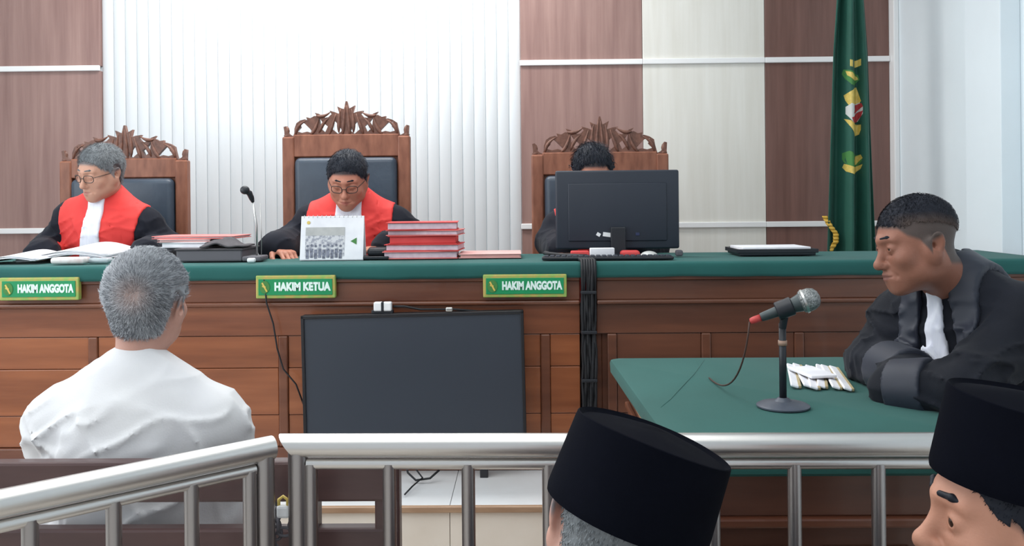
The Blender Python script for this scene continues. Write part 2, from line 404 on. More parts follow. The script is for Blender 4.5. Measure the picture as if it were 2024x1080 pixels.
# nameplates
def nameplate(px0, px1, py, text, label):
    a = P(px0, py, BF - .03); c = P(px1, py, BF - .03)
    wd = (c - a).length; h = .086
    t = thing('nameplate', label, 'sign', ((a.x + c.x) / 2, BF - .036, (a.z + c.z) / 2), 0, 'green nameplates on the judges bench')
    obj('board', box(NB(), (0, .008, 0), (wd, .026, h), 0.004), M_SIGNF, t)
    obj('field', box(NB(), (0, -.006, 0), (wd - .022, .004, h - .026), 0.001), M_SIGNG, t)
    M = Matrix.Translation((.022, -.0085, 0)) @ Matrix.Rotation(R(90), 4, 'X')
    me = text_mesh(text, .041, .0008, .0024, M, 1.0)
    vs = [v.co.x for v in me.vertices]; tw = max(vs) - min(vs); want = wd - .088
    for v in me.vertices: v.co.x = .026 + (v.co.x - .022) * want / tw
    obj('lettering', me, M_SIGNT, t)
    # emblem: leaf ring with gold dart
    e = NB(); lathe(e, [(0.0, 0), (.017, 0), (.019, .001), (.019, .002), (0, .0025)], 20, (0, -1, 0), (-wd / 2 + .035, -.008, 0), 1, 1.25)
    em = obj('emblem', e, M_FLAGG, t)
    e = NB(); box(e, (-wd / 2 + .035, -.0112, 0), (.006, .001, .038), 0, Matrix.Rotation(R(-28), 3, 'Y')); box(e, (-wd / 2 + .033, -.0114, .002), (.014, .001, .006), 0, Matrix.Rotation(R(20), 3, 'Y'))
    obj('emblem_dart', e, M_GOLD, em)
    return t
nameplate(2, 158, 571, 'HAKIM ANGGOTA', 'green nameplate reading HAKIM ANGGOTA below the grey-haired judge')
nameplate(507, 664, 567, 'HAKIM KETUA', 'green nameplate reading HAKIM KETUA below the desk calendar')
nameplate(955, 1120, 565, 'HAKIM ANGGOTA', 'green nameplate reading HAKIM ANGGOTA beside the black cable gap')

# television hanging on the bench front
tvc = P(818, 745, 3.35)
tv = thing('television', 'large black flat television leaning on the front of the judges bench', 'television', tvc)
tv.rotation_euler = (0, R(-.9), R(0.6))
W2 = .41; H2 = .235
obj('casing', box(NB(), (0, .018, 0), (W2 * 2, .045, H2 * 2), 0.006), M_TVFR, tv)
b = NB()
for s in (-1, 1):
    box(b, (s * (W2 - .006), -.006, 0), (.012, .012, H2 * 2), 0.002); box(b, (0, -.006, s * (H2 - .006)), (W2 * 2, .012, .012), 0.002)
obj('bezel', b, M_TVFR, tv)
obj('screen', box(NB(), (0, -.003, 0), (W2 * 2 - .022, .006, H2 * 2 - .022)), M_TVSCR, tv)
obj('wall_bracket', box(NB(), (0, .055, -.02), (.3, .05, .2), 0.003), M_BLACKPL, tv)
for s in (-1, 1):
    b = NB(); box(b, (s * .25, .01, -H2 - .09), (.03, .05, .2), 0.004)
    box(b, (s * .25, -.02, -H2 - .19), (.04, .22, .012), 0.004); obj('foot', b, M_TVFR, tv)
# small box and clip on the television
wbx = thing('adaptor_box', 'small white adaptor box with a black middle strip, on top of the television', 'adaptor', P(757, 606, 3.36))
obj('body', box(NB(), (0, 0, 0), (.066, .03, .034), 0.005), M_WHITEIT, wbx)
obj('strip', box(NB(), (0, -.002, 0), (.01, .03, .035), 0.002), M_BLACKPL, wbx)
obj('mount', box(NB(), (-.002, .004, -.02), (.08, .03, .014), 0.003), M_BLACKPL, wbx)
b = NB(); pts = [P(778, 606, 3.36), P(800, 606, 3.36), P(830, 612, 3.36), P(900, 612, 3.37), P(1000, 620, 3.39)]
tube(b, pts, .004, 8); tag(obj('power_cable', b, M_CABLE, None, True), 'thin black cable trailing from the white adaptor box over the television', 'cable')
b = NB(); box(b, P(888, 612, 3.345), (.026, .012, .016), 0.004); tag(obj('silver_clip', b, M_SILVER), 'small silver clip on the top edge of the television', 'clip')
# cable from centre nameplate down the bench front
pts = [(522, 553), (527, 600), (540, 640), (548, 690), (560, 730), (585, 760), (600, 800)]
b = NB(); tube(b, [P(x, y, BF - .042) for x, y in pts], .0032, 8)
tag(obj('thin_cable', b, M_CABLE, None, True), 'thin black cable hanging down the bench from the middle nameplate', 'cable')
# cables below the television
b = NB(); pts = [P(800, 905, 3.3), P(806, 935, 3.28), P(822, 950, 3.27), P(850, 946, 3.27), P(868, 930, 3.3)]
tube(b, pts, .004, 8); tube(b, [P(812, 915, 3.3), P(835, 945, 3.27), P(815, 962, 3.2), P(800, 978, 3.12)], .003, 8)
tag(obj('looped_cable', b, M_CABLE, None, True), 'looped black cable hanging below the television onto the white podium', 'cable')

# ================================================================== SDF SCULPTING
def smin(a, b, k):
    if k <= 0: return np.minimum(a, b)
    h = np.maximum(k - np.abs(a - b), 0) / k
    return np.minimum(a, b) - h * h * k * .25
def E(c, r, k=.02, Rm=None, s=1): return ('e', np.array(c, float), np.array(r, float), k, Rm, s)
def Cn(a, b, ra, rb, k=.02, s=1): return ('c', np.array(a, float), np.array(b, float), (ra, rb), k, None, s)
class Grid:
    def __init__(g, lo, hi, h):
        g.lo = np.array(lo, float); g.h = h
        g.n = np.ceil((np.array(hi) - g.lo) / h).astype(int) + 1
        g.ax = [g.lo[i] + np.arange(g.n[i]) * h for i in range(3)]
        g.D = np.full(g.n, 1.0, np.float32)
    def sub(g, lo, hi):
        a = np.maximum(np.floor((lo - g.lo) / g.h).astype(int), 0)
        b = np.minimum(np.ceil((hi - g.lo) / g.h).astype(int) + 1, g.n)
        if np.any(b <= a): return None
        sl = tuple(slice(a[i], b[i]) for i in range(3))
        X, Y, Z = np.meshgrid(*[g.ax[i][a[i]:b[i]].astype(np.float32) for i in range(3)], indexing='ij', sparse=True)
        return sl, X, Y, Z
    def run(g, prims, infl=0.0, margin=.06):
        for p in prims:
            if p[0] == 'e':
                _, c, r, k, Rm, s = p
                r = r + infl; m = margin + k
                ext = r if Rm is None else np.full(3, r.max())
                q = g.sub(c - ext - m, c + ext + m)
                if q is None: continue
                sl, X, Y, Z = q; x = X - c[0]; y = Y - c[1]; z = Z - c[2]
                if Rm is not None:
                    x, y, z = [Rm[i][0] * x + Rm[i][1] * y + Rm[i][2] * z for i in range(3)]
                k0 = np.sqrt((x / r[0]) ** 2 + (y / r[1]) ** 2 + (z / r[2]) ** 2)
                k1 = np.sqrt((x / r[0] ** 2) ** 2 + (y / r[1] ** 2) ** 2 + (z / r[2] ** 2) ** 2) + 1e-9
                d = k0 * (k0 - 1) / k1
            else:
                _, a, b, (ra, rb), k, _, s = p
                ra += infl; rb += infl; m = margin + k + max(ra, rb)
                q = g.sub(np.minimum(a, b) - m, np.maximum(a, b) + m)
                if q is None: continue
                sl, X, Y, Z = q; ab = b - a; L2 = max(float(ab @ ab), 1e-9)
                t = np.clip(((X - a[0]) * ab[0] + (Y - a[1]) * ab[1] + (Z - a[2]) * ab[2]) / L2, 0, 1)
                d = np.sqrt((X - a[0] - t * ab[0]) ** 2 + (Y - a[1] - t * ab[1]) ** 2 + (Z - a[2] - t * ab[2]) ** 2) - (ra + (rb - ra) * t)
            if s > 0: g.D[sl] = smin(g.D[sl], d, k)
            else: g.D[sl] = -smin(-g.D[sl], d, k)
        return g
    def xyz(g): return np.meshgrid(*[a.astype(np.float32) for a in g.ax], indexing='ij', sparse=True)
    def mesh(g, D=None):
        D = g.D if D is None else D
        D = np.pad(D, 1, constant_values=1.0); lo = g.lo - g.h
        s = D < 0
        c = np.zeros(tuple(np.array(D.shape) - 1), np.uint8)
        for i in (0, 1):
            for j in (0, 1):
                for k in (0, 1):
                    c += s[i:D.shape[0] - 1 + i, j:D.shape[1] - 1 + j, k:D.shape[2] - 1 + k]
        act = (c > 0) & (c < 8); I = np.argwhere(act)
        if len(I) == 0: return np.zeros((0, 3)), np.zeros((0, 4), int)
        idx = np.full(act.shape, -1, np.int64); idx[act] = np.arange(len(I))
        co = [(i, j, k) for i in (0, 1) for j in (0, 1) for k in (0, 1)]
        V = {q: D[I[:, 0] + q[0], I[:, 1] + q[1], I[:, 2] + q[2]] for q in co}
        acc = np.zeros((len(I), 3)); cnt = np.zeros(len(I))
        for q in co:
            for ax in range(3):
                if q[ax] == 1: continue
                q2 = list(q); q2[ax] = 1; q2 = tuple(q2)
                a = V[q]; b = V[q2]; m = (a < 0) != (b < 0)
                t = np.where(m, a / np.where(m, a - b, 1), 0)
                pt = np.tile(np.array(q, float), (len(I), 1)); pt[:, ax] += t
                acc += pt * m[:, None]; cnt += m
        verts = lo + (I + acc / cnt[:, None]) * g.h
        quads = []
        for ax in range(3):
            sa = [slice(1, -1)] * 3; sb = [slice(1, -1)] * 3
            sa[ax] = slice(0, -1); sb[ax] = slice(1, None)
            A = s[tuple(sa)]; B = s[tuple(sb)]; e = np.argwhere(A != B)
            if len(e) == 0: continue
            inside = A[e[:, 0], e[:, 1], e[:, 2]]
            off = e.copy(); u, v = (ax + 1) % 3, (ax + 2) % 3
            off[:, u] += 1; off[:, v] += 1            # grid point index
            def cell(du, dv):
                k = off.copy(); k[:, u] += du; k[:, v] += dv
                return idx[k[:, 0], k[:, 1], k[:, 2]]
            Q = np.stack([cell(-1, -1), cell(0, -1), cell(0, 0), cell(-1, 0)], 1)
            Q[~inside] = Q[~inside][:, ::-1]
            quads.append(Q)
        Q = np.concatenate(quads); Q = Q[(Q >= 0).all(1)]
        return verts, Q
def vnoise(x, y, z, seed=0):
    """value noise, vectorised"""
    xi = np.floor(x).astype(np.int64); yi = np.floor(y).astype(np.int64); zi = np.floor(z).astype(np.int64)
    fx_ = x - xi; fy = y - yi; fz = z - zi
    fx_, fy, fz = [f * f * (3 - 2 * f) for f in (fx_, fy, fz)]
    def h(a, b, c):
        n = (a * 73856093) ^ (b * 19349663) ^ (c * 83492791) ^ (seed * 2654435)
        n = (n ^ (n >> 13)) * 1274126177; n = n ^ (n >> 16)
        return (n & 0xffff) / 65535.0
    r = 0
    for i in (0, 1):
        for j in (0, 1):
            for k in (0, 1):
                r = r + h(xi + i, yi + j, zi + k) * (fx_ if i else 1 - fx_) * (fy if j else 1 - fy) * (fz if k else 1 - fz)
    return r * 2 - 1
def mk(name, V, Q, m, parent, tris=None):
    me = bpy.data.meshes.new(name)
    me.vertices.add(len(V)); me.vertices.foreach_set('co', np.asarray(V, np.float32).ravel())
    me.loops.add(Q.size); me.loops.foreach_set('vertex_index', Q.astype(np.int32).ravel())
    me.polygons.add(len(Q)); me.polygons.foreach_set('loop_start', np.arange(0, Q.size, Q.shape[1], dtype=np.int32))
    me.polygons.foreach_set('use_smooth', np.ones(len(Q), bool))
    me.update(calc_edges=True); me.validate()
    return obj(name, me, m, parent)
def np3(v): return np.array((v[0], v[1], v[2]), float)

# ---- head, looking along -Y, origin midway between crown and chin
def head_prims(eye=.003, age=0.3, fat=0.0):
    p = [E((0, .014, .038), (.076, .095, .083), 0), E((0, -.02, -.02), (.064 + fat, .068, .088), .04),
         E((0, -.042, -.068), (.048 + fat, .044, .044), .03), E((0, -.072, -.098), (.026, .02, .019), .03)]
    for s in (-1, 1):
        p += [E((s * (.05 + fat), -.008, -.062), (.018, .03, .026), .03), E((s * .043, -.06, -.024), (.023, .02, .02), .025),
              Cn((s * .008, -.087, .027), (s * .042, -.071, .027), .008, .008, .018),
              E((s * .032, -.1, .006), (.018, .017, .012), .02, None, -1),
              E((s * .076, .004, -.02), (.012, .02, .03), .02)]
    p += [Cn((0, -.084, .012), (0, -.107, -.028), .0068, .010, .016), E((0, -.108, -.034), (.0125, .012, .011), .01),
          E((0, -.078, -.066), (.029, .018, .023), .02)]
    for s in (-1, 1):
        p += [E((s * .0135, -.098, -.037), (.0085, .011, .0085), .008), E((s * .007, -.104, -.0465), (.0035, .005, .004), .004, None, -1),
              Cn((0, -.098, -.0595), (s * .022, -.086, -.0645), .0048, .0028, .007), Cn((0, -.0965, -.0715), (s * .019, -.085, -.068), .0058, .003, .007),
              Cn((0, -.106, -.0655), (s * .025, -.091, -.066), .0016, .0012, .004, -1),
              Cn((s * .019, -.103, -.036), (s * .034, -.084, -.066), .0018 + age * .002, .0012, .012, -1),
              E((s * .032, -.0745, .005), (.0155, .0142, .0125), .008)]
        if eye > 0: p.append(E((s * .0325, -.0898, .004), (.0125, .0075, eye), .002, None, -1))
        p.append(Cn((s * .02, -.088, -.012), (s * .04, -.075, -.012), .001 + age * .001, .001, .006, -1))
        a = Euler((R(-14), R(s * 14), R(s * -16))).to_matrix().transposed()
        a = [tuple(r) for r in a]
        p += [E((s * .083, .016, -.003), (.0065, .0185, .031), .006, a), E((s * .080, .008, -.028), (.006, .01, .012), .008),
              E((s * .09, .014, .0), (.0055, .0105, .019), .004, a, -1), E((s * .082, .006, -.006), (.008, .005, .007), .004, None, -1)]
    return p
ZL_Y = [-.12, -.085, -.06, -.045, -.02, -.004, .004, .03, .05, .12]
ZL_Z = [.074, .066, .058, .036, .02, -.018, .012, .02, -.055, -.072]
def strands(V, Q, Nn, n, crown, ln, rad, seed, lift=.25, mask=None):
    """short tapered hairs lying back from the crown"""
    r_ = np.random.RandomState(seed)
    fi = r_.randint(0, len(Q), n); a = r_.rand(n, 1); c = r_.rand(n, 1)
    q = V[Q[fi]]; pts = (q[:, 0] * (1 - a) + q[:, 1] * a) * (1 - c) + (q[:, 3] * (1 - a) + q[:, 2] * a) * c
    nr = Nn[fi]
    if mask is not None:
        k = mask(pts); pts = pts[k]; nr = nr[k]
    n = len(pts)
    d = pts - np.array(crown); d += r_.normal(0, .012, d.shape)
    d -= nr * (d * nr).sum(1, keepdims=True); d /= np.linalg.norm(d, axis=1, keepdims=True) + 1e-9
    sd = np.cross(nr, d)
    L = ln * r_.uniform(.6, 1.3, (n, 1))
    p1 = pts + (d * .6 + nr * lift) * L; p2 = pts + (d * 1.25 + nr * lift * 1.1) * L
    W = rad
    vs = np.concatenate([pts - nr * .001 + sd * W, pts - nr * .001 - sd * W, p1 - sd * W * .7, p1 + sd * W * .7, p2, p1 + nr * W], 0)
    i = np.arange(n)
    F_ = np.concatenate([np.stack([i, i + n, i + 2 * n, i + 3 * n], 1), np.stack([i + 3 * n, i + 2 * n, i + 4 * n, i + 5 * n], 1)])
    return vs, F_
def qnorm(V, Q):
    n = np.cross(V[Q[:, 2]] - V[Q[:, 0]], V[Q[:, 3]] - V[Q[:, 1]])
    return n / (np.linalg.norm(n, axis=1, keepdims=True) + 1e-12)

def skin_mat(name, c, lip, dark):
    """skin with mottling; lips and stubble follow a painted attribute of the mesh"""
    m = mat(name, c, 0.5, spec=0.35, sss=0.08, noise=(16, tuple(list(np.array(c[:3]) * .86) + [1]), 0.3, 0.7, 5), bump=(250, 0.12))
    nt = m.node_tree; b = nt.nodes['Principled BSDF']
    b.inputs['Subsurface Radius'].default_value = (1, .4, .25)
    src = [l.from_socket for l in nt.links if l.to_socket == b.inputs['Base Color']][0]
    for att, colr in (('lip', lip), ('stubble', dark)):
        at = nt.nodes.new('ShaderNodeAttribute'); at.attribute_name = att
        mx = nt.nodes.new('ShaderNodeMix'); mx.data_type = 'RGBA'
        nt.links.new(at.outputs['Fac'], mx.inputs[0]); nt.links.new(src, mx.inputs[6]); mx.inputs[7].default_value = colr
        src = mx.outputs[2]
    nt.links.new(src, b.inputs['Base Color'])
    return m

def hand_prims(w, fwd, nrm, side, curl=25, sc=1.0):
    """w wrist, fwd along the hand, nrm back-of-hand normal, side +1 / -1 thumb side"""
    w = np3(w); f = np3(Vector(fwd).normalized()); n = np3(nrm); n -= f * (n @ f); n /= np.linalg.norm(n)
    s = np.cross(f, n) * side
    pr = []
    for k, (o, L) in enumerate(((.030, .088), (.010, .092), (-.011, .087), (-.030, .078))):
        o *= sc; L *= sc
        pr.append(Cn(w + s * o * .4, w + f * L + s * o, .015 * sc, .0105 * sc, .012))
        base = w + f * L + s * o; ang = 0; p0 = base
        seg = [(.042, .0092), (.026, .0082), (.02, .0072)]
        scl = (.94, 1.03, .97, .78)[k]
        for j, (l, r) in enumerate(seg):
            ang += R(curl * (1 + .15 * k) * (1, 1.1, .7)[j]); p1 = p0 + (f * math.cos(ang) - n * math.sin(ang)) * l * scl * sc + s * (.002 * (1.5 - k)) * sc
            pr.append(Cn(p0, p1, r * sc, (r - .0009) * sc, .004)); p0 = p1
    t0 = w + f * .02 * sc + s * .02 * sc; t1 = w + f * .052 * sc + s * .046 * sc - n * .012 * sc
    t2 = t1 + (f * .8 + s * .35 - n * .35) * .032 * sc; t3 = t2 + (f * .93 + s * .0 - n * .4) * .024 * sc
    pr += [Cn(t0, t1, .016 * sc, .012 * sc, .012), Cn(t1, t2, .0112 * sc, .0098 * sc, .004), Cn(t2, t3, .0098 * sc, .008 * sc, .004)]
    return pr

def person(label, hip, neck, head, tyaw, heul, elbows, wrists, skin, hairs, seat=0, infl=.02, cloth_mat=None, sleeve=(.062, .066, .07), sc=1.0,
           eye=.003, width=1.0, fat=0.0, folds=.006, hands=(True, True), hand_dirs=None, style='robe', fade=0.0, browk=1.0, browx=0.0, knee_fwd=.42, floor_z=0.0, hh=.003,
           hair_t=.008, hair_len=.014, hair_n=5000, hairline=0.0, crown=(0, .05, .11), bald=None, glasses=False, brows=True, age=.4, feet=True, seed=1, ch=.007, belly=0.0, brow_mat=None, headscale=1.0, neck_r=.054, curl=25):
    hip = Vector(hip); neck = Vector(neck); head = Vector(head)
    root = thing('person', label, 'person', (hip.x, hip.y, floor_z))
    O = root.location
    hip = np3(hip - O); nk = np3(neck - O); hd = np3(head - O)
    El = [np3(Vector(e) - O) for e in elbows]; Wr = [np3(Vector(e) - O) for e in wrists]
    fw = np.array((math.sin(tyaw), -math.cos(tyaw), 0.0))          # tyaw 0 faces the camera (-Y), positive turns towards +X
    up = (nk - hip) / np.linalg.norm(nk - hip); L = np.linalg.norm(nk - hip)
    fwd = fw - up * (fw @ up); fwd /= np.linalg.norm(fwd); rt = np.cross(up, fwd) * -1    # rt: +X when facing -Y ... checked below
    rt = np.cross(fwd, up); rt = -rt
    # person's left (+x side for a person facing -Y)
    A = [tuple(rt), tuple(-fwd), tuple(up)]
    S = [nk - up * .098 * sc + rt * s * .155 * sc * width for s in (-1, 1)]
    torso = [E(hip + up * .03, np.array((.17, .125, .12)) * sc, 0, A), E(hip + up * L * .33 + fwd * belly * .5, np.array((.155 + belly * .4, .118 + belly, .17)) * sc, .06, A),
             E(hip + up * L * .66, np.array((.172 * width, .115, .185)) * sc, .06, A), Cn(S[0], S[1], .055 * sc, .055 * sc, .05)]
    for i in (0, 1):
        torso += [Cn(nk + up * .012, S[i], .045 * sc, .045 * sc, .04), E(S[i], np.array((.052, .052, .052)) * sc, .04)]
    arms = []; sl = []
    for i in (0, 1):
        arms += [Cn(S[i], El[i], .05 * sc, .041 * sc, .03), Cn(El[i], Wr[i], .041 * sc, .028 * sc, .02)]
        sl += [Cn(S[i], El[i], sleeve[0] * sc, sleeve[1] * sc, .035), Cn(El[i], Wr[i], sleeve[1] * sc, sleeve[2] * sc, .03)]
    # legs
    kn = []; legs = []
    f2 = fw
    r2 = np.array((math.cos(tyaw), math.sin(tyaw), 0))
    for s in (-1, 1):
        h_ = hip + r2 * s * .085 * sc; k_ = hip + r2 * s * .115 * sc + f2 * knee_fwd * sc; an = k_ * 1.0; an[2] = .09; an = an - f2 * .02
        legs += [Cn(h_, k_, .085 * sc, .062 * sc, .03), Cn(k_, an, .06 * sc, .048 * sc, .02)]; kn.append((k_, an))
    # --- body (skin): head + hands fine, trunk coarse, one mesh
    Rh = Euler(heul, 'XYZ').to_matrix()                       # person-frame rotation of the head
    hs = sc * headscale
    Rn = np.array(Rh) * hs
    toH = lambda p: (np.linalg.inv(Rn) @ (p - hd))
    nb = toH(nk + up * -.02)
    hp = head_prims(eye, age, fat)
    hp.append(Cn((0, .028, -.055), tuple(nb), neck_r, neck_r * 1.08, .035))
    lo = np.minimum(np.array((-.105, -.13, -.14)), nb - .06); hi = np.maximum(np.array((.105, .125, .14)), nb + .06)
    lo[2] = max(lo[2], -.24)
    g = Grid(lo, hi, hh).run(hp, 0, .02)
    V, Q = g.mesh()
    lipw = np.clip(1 - np.sqrt(((V[:, 0]) / .024) ** 2 + ((V[:, 2] + .0655) / .0105) ** 2), 0, 1) * 2.2 * (V[:, 1] < -.08)
    zl = np.interp(V[:, 1], ZL_Y, ZL_Z)
    st = np.clip((V[:, 2] - zl + .012) / .012, 0, 1) * (hairs is not None)
    if bald is not None:
        st = st * np.clip((np.linalg.norm(V - np.array(bald[0]), axis=1) - bald[1] * .55) / (bald[1] * .6), 0, 1)
    toP = lambda v: v @ Rn.T + hd
    VV = [toP(V)]; QQ = [Q]; n0 = len(V)
    gt = Grid(np.minimum(np.minimum(hip, nk), np.minimum(*S)) - .28, np.maximum(np.maximum(hip, nk), np.maximum(*S)) + .28, .014)
    g2 = Grid(np.minimum.reduce([hip, nk] + S + El + Wr) - .2, np.maximum.reduce([hip, nk] + S + El + Wr) + .2, .014).run(torso + arms, -.004, .04)
    v2, q2 = g2.mesh(); VV.append(v2); QQ.append(q2 + n0); n0 += len(v2)
    for i in (0, 1):
        if not hands[i]: continue
        fdir = hand_dirs[i][0] if hand_dirs else Vector(Wr[i] - El[i]); nn = hand_dirs[i][1] if hand_dirs else Vector((0, 0, 1))
        hp2 = hand_prims(Wr[i], fdir, nn, (1, -1)[i], curl, sc) + [Cn(El[i], Wr[i], .04 * sc, .026 * sc, .01)]
        g3 = Grid(Wr[i] - .19, Wr[i] + .19, .0045).run(hp2, 0, .015)
        v3, q3 = g3.mesh(); VV.append(v3); QQ.append(q3 + n0); n0 += len(v3)
    Vb = np.concatenate(VV); Qb = np.concatenate(QQ)
    body = mk('body', Vb, Qb, skin, root)
    for nm, arr in (('lip', np.clip(lipw, 0, 1) * .8), ('stubble', st)):
        a = body.data.attributes.new(nm, 'FLOAT', 'POINT'); z = np.zeros(len(Vb), np.float32); z[:len(arr)] = arr; a.data.foreach_set('value', z)
    # eyes
    for s in (-1, 1):
        b = NB(); sphere(b, (0, 0, 0), .0128 * hs, seg=16, rings=12, rot=Matrix.Rotation(R(90), 3, 'X'))
        o = obj('eye', b, [M_EYEW, M_IRIS], root, True)
        for pl in o.data.polygons:
            if pl.center.y < (-.0095 if eye > .004 else -.0108) * hs: pl.material_index = 1
        o.location = Vector(toP(np.array([[s * .032, -.0742, .0046]]))[0]); o.rotation_euler = heul
    # hair
    if hairs:
        X, Y, Z = g.xyz()
        zl = (np.interp(Y, ZL_Y, ZL_Z) if not fade else np.interp(Y, [-.12, -.085, -.03, .03, .08, .12], [.072, .064, .06, .05, .03, .0])).astype(np.float32) + hairline * (Y < -.03)
        zz = Z - zl + .012 * (np.abs(X) / .07) * (Y < -.03)
        t = hair_t * np.clip(zz / .05, 0, 1) ** .7 + .0012
        Ih = np.nonzero(np.abs(g.D) < .03); hx, hy, hz_ = [g.ax[i][Ih[i]] for i in range(3)]
        rad_ = np.arctan2(hx, hz_ - .03)
        nzh = np.zeros_like(g.D); nzh[Ih] = (.5 * vnoise(rad_ * 26, hy * 30, hz_ * 30, seed) + .5 * vnoise(hx * 70, hy * 50, hz_ * 50, seed + 4)).astype(np.float32)
        zz = zz + nzh * .005
        Dh = np.maximum(g.D - t * (1 + .32 * nzh), -zz * .7)
        for s in (-1, 1):
            ed = np.sqrt(((X - s * .087) / .026) ** 2 + ((Y - .02) / .032) ** 2 + ((Z + .004) / .045) ** 2) - 1
            Dh = np.maximum(Dh, -ed * .022)
        if bald is not None:
            bd = np.sqrt((X - bald[0][0]) ** 2 + (Y - bald[0][1]) ** 2 + (Z - bald[0][2]) ** 2)
            Dh = np.maximum(Dh, g.D - (.002 + t * np.clip((bd - bald[1] * .2) / bald[1], 0, 1)))
        Vh, Qh = g.mesh(Dh)
        # drop the part of the shell buried in the head
        Nn = qnorm(Vh, Qh)
        earm = lambda p: (((np.abs(p[:, 0]) - .084) / .03) ** 2 + ((p[:, 1] - .014) / .034) ** 2 + ((p[:, 2] + .004) / .046) ** 2 > 1) & ~((np.abs(p[:, 0]) > .0765) & (np.abs(p[:, 2]) < .05)) & (rng.rand(len(p)) < np.clip((p[:, 2] + .09) / .05, .1, 1))
        msk = earm
        cen0 = Vh[Qh].mean(1)
        outw = (Nn * (cen0 - np.array((0, .01, .02)))).sum(1) > 0
        Qo = Qh[outw]; No = Nn[outw]
        if bald is not None:
            msk = lambda p: earm(p) & (np.linalg.norm(p - np.array(bald[0]), axis=1) > bald[1] * rng.uniform(-.3, 1.5, len(p)))
        vs, fs = strands(Vh, Qo, No, hair_n, crown, hair_len, .0007, seed, .34, msk)
        ho = mk('hair', np.concatenate([toP(Vh), toP(vs)]), np.concatenate([Qh, fs + len(Vh)]), hairs, root)
        tn_ = np.random.RandomState(seed + 50).rand(len(vs) // 6)
        at = ho.data.attributes.new('tint', 'FLOAT', 'POINT')
        at.data.foreach_set('value', np.concatenate([np.full(len(Vh), .35), np.tile(tn_, 6)]).astype(np.float32))
        if fade:
            al = np.concatenate([Vh, vs]); zf = np.interp(al[:, 1], [-.12, -.085, -.03, .03, .08, .12], [.072, .064, .06, .05, .03, .0])
            sc_ = np.clip(1.1 - (al[:, 2] - zf) / .026, 0, 1) * np.clip((al[:, 1] + .07) / .03, 0, 1)
            at = ho.data.attributes.new('scalp', 'FLOAT', 'POINT'); at.data.foreach_set('value', sc_.astype(np.float32))
        if bald is not None:
            al = np.concatenate([Vh, vs]); q_ = np.linalg.norm(al - np.array(bald[0]), axis=1)
            sc_ = np.clip(1.25 - q_ / (bald[1] * 1.25), 0, 1) * .85; sc_[len(Vh):] *= .75
            at = ho.data.attributes.new('scalp', 'FLOAT', 'POINT'); at.data.foreach_set('value', sc_.astype(np.float32))
    if brows:
        bp_ = []
        for s in (-1, 1):
            bp_ += [Cn((s * .014, -.092, .0335), (s * .034, -.084, .0355), .003 * browk, .0034 * browk, .004), Cn((s * .034, -.084, .0355), (s * (.051 + browx), -.071 + browx * 1.2, .031 - browx * .7), .0034 * browk, .0014, .004)]
        gb = Grid((-.06, -.105, .015), (.06, -.055, .045), .0016).run(bp_, 0, .01)
        vb_, qb_ = gb.mesh(); nb_ = len(qb_) // 2
        mk('eyebrows', toP(vb_), qb_, brow_mat or hairs, root)
    if glasses:
        gl = thing_child('glasses', root)
        b = NB()
        for s in (-1, 1):
            ring = [(s * .033 + .0235 * math.copysign(abs(math.cos(t)) ** .7, math.cos(t)), -.104 + abs(s * .033 + .02 * math.cos(t)) ** 2 * 5, -.001 + .0165 * math.copysign(abs(math.sin(t)) ** .7, math.sin(t))) for t in np.linspace(0, 2 * math.pi, 24, endpoint=False)]
            tube(b, [toP(np.array([p]))[0] for p in ring], .0016 * sc, 6, True)
            tube(b, [toP(np.array([p]))[0] for p in ((s * .057, -.086, .004), (s * .074, -.04, .006), (s * .083, .008, .006), (s * .084, .02, -.004))], .0014 * sc, 6)
        tube(b, [toP(np.array([p]))[0] for p in ((-.01, -.104, .002), (0, -.107, .004), (.01, -.104, .002))], .0015 * sc, 6)
        obj('frame', b, M_GLASSF, gl, True)
        for s in (-1, 1):
            b = NB(); cs = [b.verts.new(toP(np.array([(s * .033 + .0225 * math.copysign(abs(math.cos(t)) ** .7, math.cos(t)), -.103 + abs(s * .033 + .02 * math.cos(t)) ** 2 * 5, -.001 + .0155 * math.copysign(abs(math.sin(t)) ** .7, math.sin(t)))]))[0]) for t in np.linspace(0, 2 * math.pi, 20, endpoint=False)]
            b.faces.new(cs); obj('lens', b, M_LENS, gl)
    # clothing
    pts = [hip, nk] + S + El + Wr + ([k[0] for k in kn] if style == 'robe' else [])
    gc = Grid(np.minimum.reduce(pts) - .17, np.maximum.reduce(pts) + .15, ch)
    gc.run(torso, infl, .07); torsoD = gc.D.copy(); gc.run(sl, 0, .06)
    if style == 'robe': gc.run(legs[0:1] + legs[2:3], .02, .05)
    X, Y, Z = gc.xyz()
    near = np.abs(gc.D) < .05; I = np.nonzero(near)
    x = gc.ax[0][I[0]]; y = gc.ax[1][I[1]]; z = gc.ax[2][I[2]]
    wx = .05 * vnoise(x * 6, y * 6, z * 6, seed + 1); wz = .06 * vnoise(x * 5, y * 5, z * 5, seed + 2)
    sx_ = np.abs(x - nk[0])
    n1 = 1.5 * (1 - np.abs(vnoise((x + wx) * 15 + (z + wz) * 8, y * 12, (z + wz) * 4, seed))) ** 6 - .4
    n2 = 1.5 * (1 - np.abs(vnoise((x + wz) * 8 - (z + wx) * 16, y * 12, (z + wx) * 12 + x * 6, seed + 7))) ** 6 - .4
    n3 = vnoise(x * 24, y * 24, z * 15, seed + 9)
    fdn = np.clip((nk[2] + .02 - z) / .12, .25, 1)
    gc.D[I] += (-(n1 * .6 + n2 * .7 + n3 * .2) * folds * fdn).astype(np.float32)
    # neck opening
    nd = np.sqrt((X - nk[0]) ** 2 + (Y - nk[1]) ** 2 + (Z - nk[2] - .05) ** 2)
    Vc, Qc = gc.mesh(gc.D)
    nm = {'robe': 'robe', 'shirt': 'shirt'}[style]
